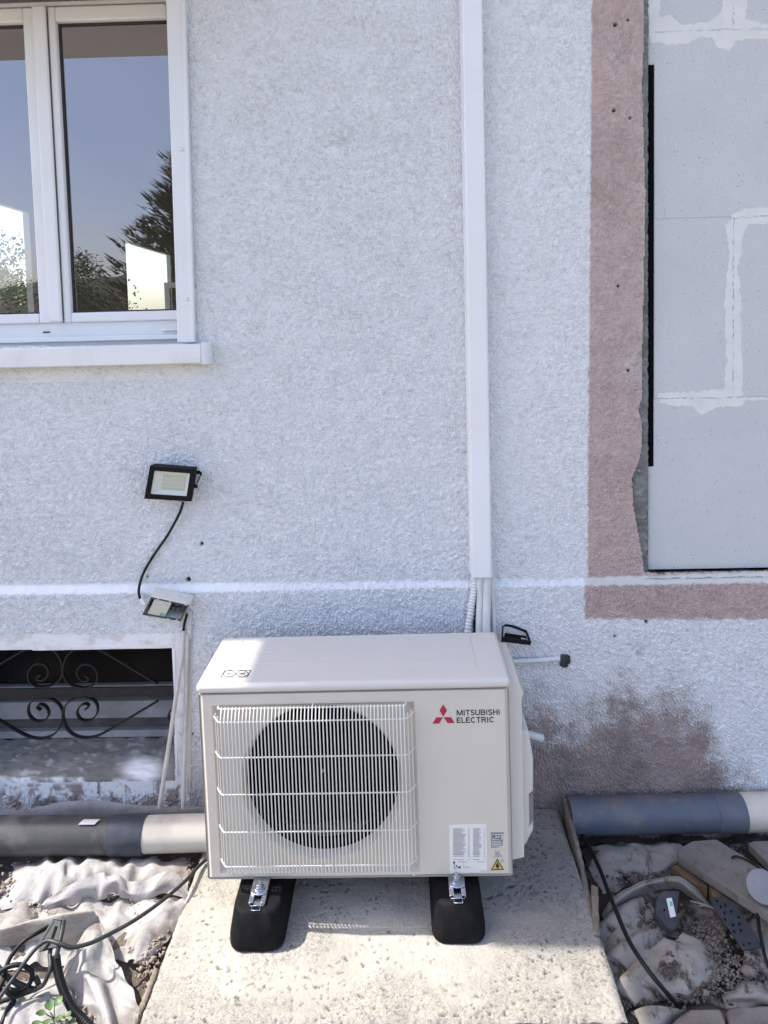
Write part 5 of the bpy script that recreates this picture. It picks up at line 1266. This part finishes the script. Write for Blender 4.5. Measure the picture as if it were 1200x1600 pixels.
def leaf_plant():
    T = thing('weed', PZ(85, 1590, -.03), 'small green weed with rounded leaves under the black corrugated conduit', 'plant')
    rs = random.Random(5)
    for (x, y, z, s, a) in ((66, 1585, .0, 15, 200), (78, 1574, .012, 17, 120), (90, 1568, .015, 15, 60), (104, 1588, .0, 14, -20), (58, 1600, -.01, 14, 230), (92, 1592, .0, 16, -70), (112, 1598, -.01, 12, -10), (74, 1598, -.005, 15, 260)):
        c = PZ(x, y, z); L = s / 640; d = Vector((math.cos(R(a)), math.sin(R(a)), .35)).normalized(); sd = Vector((-d.y, d.x, .1)).normalized(); vs = []
        prof = [(0, 0), (.25, .34), (.55, .44), (.8, .28), (1, 0)]
        for t, w in prof: vs += [c + d * (L * (t - .4)) + sd * w * L + Vector((0, 0, .004)), c + d * (L * (t - .4)), c + d * (L * (t - .4)) - sd * w * L + Vector((0, 0, .004))]
        MB().add(vs, [(3 * i + j, 3 * i + j + 1, 3 * i + j + 4, 3 * i + j + 3) for i in range(4) for j in range(2)]).build('leaf', M['leaf'], T, smooth='all')
        MB().tube([c - d * L * .4, PZ(85, 1592, -.035)], .0012, 5).build('stem', M['leaf'], T)
leaf_plant()

# ================================================================== RUBBLE ON THE RIGHT
def slab(pts, h, name, m, label, cat, group=None, parent=None, bevel=.002, jig=0):
    """flat piece: px corners of its top with heights"""
    P = [PZ(*p) for p in pts]; b = sum(P, Vector()) / len(P)
    o = MB().prism([p for p in P], (0, 0, -h)).build(name, M[m], parent, bevel=bevel, loc=None if parent else tuple(b))
    if label: tag(o, label, cat, group)
    return o
def rubble():
    slab([(1058, 1327, .0), (1082, 1314, .002), (1119, 1311, .002), (1198, 1360, .02), (1250, 1395, .03), (1240, 1452, .03), (1178, 1412, .02), (1059, 1336, .0)], .028, 'plank', 'wood_grey', 'big weathered grey plank with a clipped end lying slantwise below the blue pipe', 'plank')
    slab([(1169, 1317, -.03), (1180, 1314, -.03), (1240, 1312, -.03), (1250, 1380, -.03), (1205, 1354, -.03)], .025, 'plank', 'wood_grey', 'pale board at the right edge under the white pipe', 'plank')
    slab([(1050, 1354, -.035), (1066, 1346, -.035), (1110, 1374, -.035), (1105, 1386, -.035), (1080, 1378, -.035)], .04, 'wood_offcut', 'wood_brown', 'reddish brown wood offcut with a white fleck under the plank', 'wood offcut', 'brown wood offcuts')
    slab([(1107, 1378, -.03), (1118, 1378, -.03), (1162, 1406, -.03), (1142, 1411, -.03), (1113, 1398, -.03)], .04, 'wood_offcut', 'wood_brown', 'brown wood offcut just above the perforated plate', 'wood offcut', 'brown wood offcuts')
    # labelled plastic bracket
    q = [(1026, 1404, .0), (1036, 1391, .012), (1062, 1392, .012), (1059, 1420, -.005), (1054, 1453, -.03), (1044, 1450, -.03), (1024, 1426, -.015)]
    P = [PZ(*p) for p in q]; b = sum(P, Vector()) / len(P)
    T = thing('plastic_bracket', b, 'dark blue grey plastic bracket with a white label, half under the arched felt', 'plastic bracket')
    MB().prism(P, (-.004, .004, -.02)).build('body', M['grey_plastic'], T, bevel=.002)
    n = (P[2] - P[0]).cross(P[4] - P[0]).normalized(); n = n if n.z > 0 else -n
    def onp(px, py, h=.0008):
        d = ray(px, py); t = (P[0] - CAM).dot(n) / d.dot(n); return CAM + d * t + n * h
    MB().prism([onp(1041, 1404), onp(1049.5, 1403), onp(1056.5, 1432), onp(1047.5, 1434)], -n * .0006).build('white_label', mat('shaded_label', (.62, .63, .63), .5), T)
    MB().prism([onp(1046, 1409, .0012), onp(1050, 1408.5, .0012), onp(1051.5, 1416, .0012), onp(1047.5, 1417, .0012)], -n * .0004).build('label_mark', M['green_mark'], T)
    MB().tube([onp(1038, 1422, .0012), onp(1038, 1422, -.001)], .0028, 8).build('hole', M['foam'], T)
    # perforated plate
    q = [(1109, 1403, -.015), (1128, 1400, -.012), (1133, 1406, -.012), (1148, 1409, -.012), (1156, 1422, -.015), (1191, 1478, -.025), (1161, 1484, -.03), (1136, 1446, -.025), (1122, 1428, -.02)]
    P = [PZ(*p) for p in q]; b = sum(P, Vector()) / len(P)
    T = thing('perforated_plate', b, 'flat dark grey perforated plastic plate with a broken end', 'plastic plate')
    MB().prism(P, (0, 0, -.005)).build('plate', M['grey_plastic'], T, bevel=.001)
    nn = (P[5] - P[0]).cross(P[7] - P[0]).normalized(); nn = nn if nn.z > 0 else -nn
    def onq(px, py, h=.001):
        d = ray(px, py); t = (P[6] - CAM).dot(nn) / d.dot(nn); return CAM + d * t + nn * h
    for i, (x, y) in enumerate(((1120, 1407), (1126, 1416), (1133, 1413), (1132, 1426), (1142, 1423), (1133, 1436), (1145, 1444), (1154, 1432), (1155, 1443), (1157, 1453), (1147, 1455), (1162, 1476), (1171, 1474))):
        MB().tube([onq(x, y, .0012), onq(x, y, -.003)], .0022, 8).build('hole', M['foam'], T)
    # round disc on a cable
    c = PZ(1192, 1385, .065); T = thing('round_disc', c, 'round pale grey plastic disc with a dark cable, at the right edge', 'plastic disc')
    ax = (CAM - c).normalized() + Vector((.15, -.1, .25)); ax.normalize()
    MB().tube([c - ax * .008, c - ax * .006, c - ax * .001, c], [.036, .039, .039, .037], 36).build('disc', M['disc'], T, smooth=True)
    cable([(1186, 1405, .015), (1184, 1425, .0), (1186, 1450, -.01), (1191, 1475, -.01), (1197, 1500, -.015), (1212, 1535, -.03)], .0045, 'dark cable running down from the round disc', 'cable', n=50)
    cable([(1143, 1341, .018), (1150, 1338, .022), (1165, 1343, .024), (1182, 1353, .028), (1200, 1366, .03), (1230, 1380, .03)], .0032, 'thin black wire curving over the big plank', 'cable', n=40)
    cable([(1176, 1420, .0), (1190, 1426, -.005), (1205, 1434, -.01), (1230, 1444, -.01)], .004, 'black cable end behind the round disc, right of the plank corner', 'cable', n=30)
    cable([(898, 1285, -.02), (908, 1302, -.02), (922, 1326, -.03), (938, 1360, -.02), (950, 1392, -.01), (966, 1432, .0), (985, 1474, .004), (1010, 1512, .0), (1032, 1540, -.015), (1062, 1574, -.07)], .0056, 'thick black cable crossing the rubble from the blue pipe down to the stones', 'cable', n=110)
    slab([(1036, 1612, -.05), (1060, 1588, -.05), (1078, 1576, -.05), (1126, 1575, -.05), (1132, 1590, -.05), (1138, 1615, -.05)], .05, 'paving_stone', 'stone', 'broken brown grey paving stone at the bottom edge, left of the pair', 'stone', bevel=.006)
    slab([(1134, 1578, -.055), (1140, 1573, -.055), (1240, 1568, -.055), (1240, 1620, -.055), (1144, 1616, -.055)], .05, 'paving_stone', 'stone', 'broken brown grey paving stone in the bottom right corner', 'stone', bevel=.006)
    # stones and clods scattered: nobody could count them
    me = bpy.data.meshes.new('rubble'); rs = random.Random(11); m = MB()
    def lump(c, r, flat=.7):
        k, l = 7, 4; vs = [c + Vector((0, 0, r * flat))]; w = rs.uniform(0, 6)
        for j in range(1, l):
            for i in range(k):
                a = 2 * math.pi * i / k + w + .3 * j; p = math.pi * j / l; rr = r * rs.uniform(.5, 1.25)
                vs.append(c + Vector((rr * math.sin(p) * math.cos(a), rr * math.sin(p) * math.sin(a), rr * math.cos(p) * flat)))
        vs.append(c - Vector((0, 0, r * flat))); fs = [(0, 1 + i, 1 + (i + 1) % k) for i in range(k)]
        for j in range(l - 2): fs += [(1 + j * k + i, 1 + (j + 1) * k + i, 1 + (j + 1) * k + (i + 1) % k, 1 + j * k + (i + 1) % k) for i in range(k)]
        e = len(vs) - 1; fs += [(e, 1 + (l - 2) * k + (i + 1) % k, 1 + (l - 2) * k + i) for i in range(k)]
        m.add(vs, fs)
    def scatter(px, py, sx, sy, n, z, r0, r1):
        for _ in range(n):
            x, y = rs.gauss(px, sx), rs.gauss(py, sy); lump(PZ(x, y, z), rs.uniform(r0, r1) * rs.uniform(.5, 1))
    scatter(1120, 1515, 22, 18, 330, -.058, .0015, .007); scatter(1180, 1540, 22, 10, 220, -.075, .0015, .007); scatter(1100, 1435, 14, 8, 50, -.065, .0015, .006)
    scatter(1010, 1425, 24, 12, 60, -.075, .0015, .006); scatter(985, 1565, 22, 8, 60, -.08, .0015, .007); scatter(1060, 1560, 20, 8, 60, -.07, .003, .009)
    scatter(1090, 1480, 16, 18, 60, -.05, .002, .006); scatter(985, 1370, 12, 8, 40, -.06, .003, .009); scatter(1150, 1420, 40, 14, 40, -.07, .003, .01)
    o = m.build('rubble', M['stone'], smooth='all'); tag(o, kind='stuff')
    m = MB()
    scatter(240, 1478, 12, 26, 150, -.022, .002, .007); scatter(225, 1500, 8, 14, 80, -.02, .002, .008); scatter(292, 1362, 8, 12, 60, -.028, .002, .008)
    scatter(225, 1420, 14, 18, 60, -.02, .0015, .004); scatter(150, 1398, 40, 4, 90, -.024, .002, .006); scatter(60, 1400, 22, 12, 80, -.03, .002, .008); scatter(140, 1575, 14, 8, 60, -.03, .002, .007); scatter(20, 1375, 25, 14, 80, -.03, .003, .009)
    o = m.build('gravel', mat('crumbled_cement', (.34, .29, .24), .95, (.2, .15, .12), 30, .4, .65), smooth='all'); tag(o, kind='stuff')
    m = MB()
    for q in ((1118, 1470, 10, 16, 170, -.045), (1100, 1450, 14, 8, 120, -.05), (1150, 1510, 26, 12, 200, -.06), (1085, 1545, 20, 10, 150, -.055), (1045, 1512, 9, 9, 70, -.03), (990, 1420, 16, 8, 120, -.05), (1000, 1365, 26, 8, 120, -.06), (985, 1560, 16, 7, 120, -.07), (1020, 1440, 14, 10, 90, -.05)):
        scatter(q[0], q[1], q[2], q[3], q[4], q[5], .0015, .0075)
    o = m.build('loose_soil', M['soil'], smooth='all'); tag(o, kind='stuff')
    # single stones and twigs
    for (x, y, z, r, lab) in ((1172, 1518, -.05, .017, 'grey stone lump in the soil below the perforated plate'), (1104, 1552, -.055, .011, 'small pale stone at the lower rim of the felt mound'), (1016, 1432, -.05, .018, 'brown clod against the left side of the labelled bracket')):
        m = MB(); lump(PZ(x, y, z), r, .8); tag(m.build('stone', M['stone'], smooth='all', bevel=0, loc=tuple(PZ(x, y, z))), lab, 'stone')
    for i, (a, b, lab) in enumerate((((1078, 1408), (1125, 1424), 'thin bare twig left of the perforated plate, longer one'), ((1092, 1416), (1110, 1418), 'short pale twig under the longer twig'))):
        p = [PZ(a[0], a[1], -.035), PZ((a[0] + b[0]) / 2, (a[1] + b[1]) / 2 - 2, -.03), PZ(b[0], b[1], -.035)]
        tag(MB().tube(catmull(p, 8), .0025, 6).build('twig', M['splinter'], smooth='all', loc=tuple(p[1])), lab, 'twig')
rubble()

# ================================================================== THE YARD BEHIND THE CAMERA (seen in the panes)
def conifer(x, y, h, rad, label):
    T = thing('conifer', (x, y, -.16), label, 'tree')
    MB().tube([(x, y, -.16), (x + .05, y, h * .5), (x, y, h)], [.16, .09, .02], 8).build('trunk', M['bark'], T, smooth=True)
    rs = random.Random(3); m = MB()
    for k in range(260):
        t = k / 260; z = .7 + (h - .8) * t; L = rad * (1 - t) ** .8 * rs.uniform(.75, 1.1) + .12; a = k * 2.399 + rs.uniform(-.3, .3)
        d = Vector((math.cos(a), math.sin(a), 0)); p = Vector((x, y, z)); n = max(8, int(L * 24))
        for i in range(n):
            s = (i + 1) / n; c = p + d * L * s + Vector((0, 0, L * (.30 * s * s + .02)))
            for e in (-1, 1, 0):
                sd = (Vector((-d.y, d.x, 0)) * e + d * .9 + Vector((0, 0, .55 + rs.uniform(-.15, .3)))).normalized(); ln = ((.30 if e else .26) * (1 - .5 * s) + .10) * rs.uniform(.6, 1.25)
                w = Vector((rs.uniform(-1, 1), rs.uniform(-1, 1), rs.uniform(-.4, .4))).normalized() * .03
                c = c + Vector((rs.gauss(0, .03), rs.gauss(0, .03), rs.gauss(0, .04)))
                m.add([c - w, c + w, c + sd * ln], [(0, 1, 2)])
    m.build('crown', M['needle'], T)
def leafy(x, y, h, r, label, seed, group='leafy trees around the yard', n=9000):
    T = thing('leafy_tree', (x, y, -.16), label, 'tree', group)
    MB().tube([(x, y, -.16), (x + .1, y, h * .4), (x, y + .1, h * .75)], [.14, .10, .04], 8).build('trunk', M['bark'], T, smooth=True)
    rs = random.Random(seed); m = MB(); cl = [(Vector((x, y, h * .62)) + Vector((rs.gauss(0, r * .5), rs.gauss(0, r * .5), rs.gauss(0, h * .17))), rs.uniform(.28, .5) * r) for _ in range(22)]
    for _ in range(n):
        c, q = rs.choice(cl); v = Vector((rs.gauss(0, 1), rs.gauss(0, 1), rs.gauss(0, 1))).normalized() * q * rs.random() ** .4; p = c + v
        a = Vector((rs.gauss(0, 1), rs.gauss(0, 1), rs.gauss(0, 1))).normalized(); b = a.orthogonal().normalized(); s = .022 + .028 * rs.random()
        m.add([p - a * s, p + b * s * .6, p + a * s, p - b * s * .6], [(0, 1, 2, 3)])
    m.build('crown', M['crown'], T)
conifer(-3.1, -12.0, 5.6, 2.35, 'tall conifer across the yard, mirrored in the right window pane')
leafy(-7.75, -16.5, 3.35, 1.0, 'leafy tree left of the conifer, mirrored low in the pane', 21)
leafy(-9.4, -19, 2.9, 1.6, 'low broad leafy tree across the yard beside the taller one', 22)
leafy(-6.6, 11.0, 3.3, 1.5, 'leafy tree beside the house, seen through the room', 23)
leafy(-8.2, 12.6, 3.4, 1.8, 'leafy tree farther out beside the house', 24)
def hills():
    x = np.linspace(-220, 220, 160); y = np.linspace(-260, -60, 40); X, Y = np.meshgrid(x, y)
    Z = -1 + 13 * np.exp(-((Y + 170) / 60) ** 2) * (1 + .5 * fbm(X * .012, Y * .012, 301, 4)) + .9 * gnoise(X * .2, Y * .2, 302)
    me, u = gridmesh(X, Y, Z); tag(link('hill', me, mat('wooded_hill', (.05, .07, .035), 1, (.03, .045, .02), .08), smooth='all'), kind='structure')
hills()
def far_house():
    x, y = -13.0, -27.0; T = thing('far_house', (x, y, -.16), 'neighbouring house with a brown tiled roof across the yard', 'house')
    MB().box(x - 5, x + 5, y - 4, y, -.16, 2.2).build('wall', M['far_wall'], T)
    MB().add([(x - 5.4, y + .5, 2.15), (x + 5.4, y + .5, 2.15), (x + 5.4, y - 2, 3.2), (x - 5.4, y - 2, 3.2), (x - 5.4, y - 4.5, 2.15), (x + 5.4, y - 4.5, 2.15)], [(0, 1, 2, 3), (3, 2, 5, 4), (0, 3, 4), (1, 5, 2)]).build('roof', M['tile'], T)
    for k in (-3.2, 0, 3.0):
        w = MB(); w.box(x + k - .6, x + k + .6, y + .005, y + .05, .7, 1.9); w.build('window', M['pvc'], T)
        MB().box(x + k - .5, x + k + .5, y + .051, y + .06, .8, 1.8).build('pane', M['black_inside'], T)
far_house()
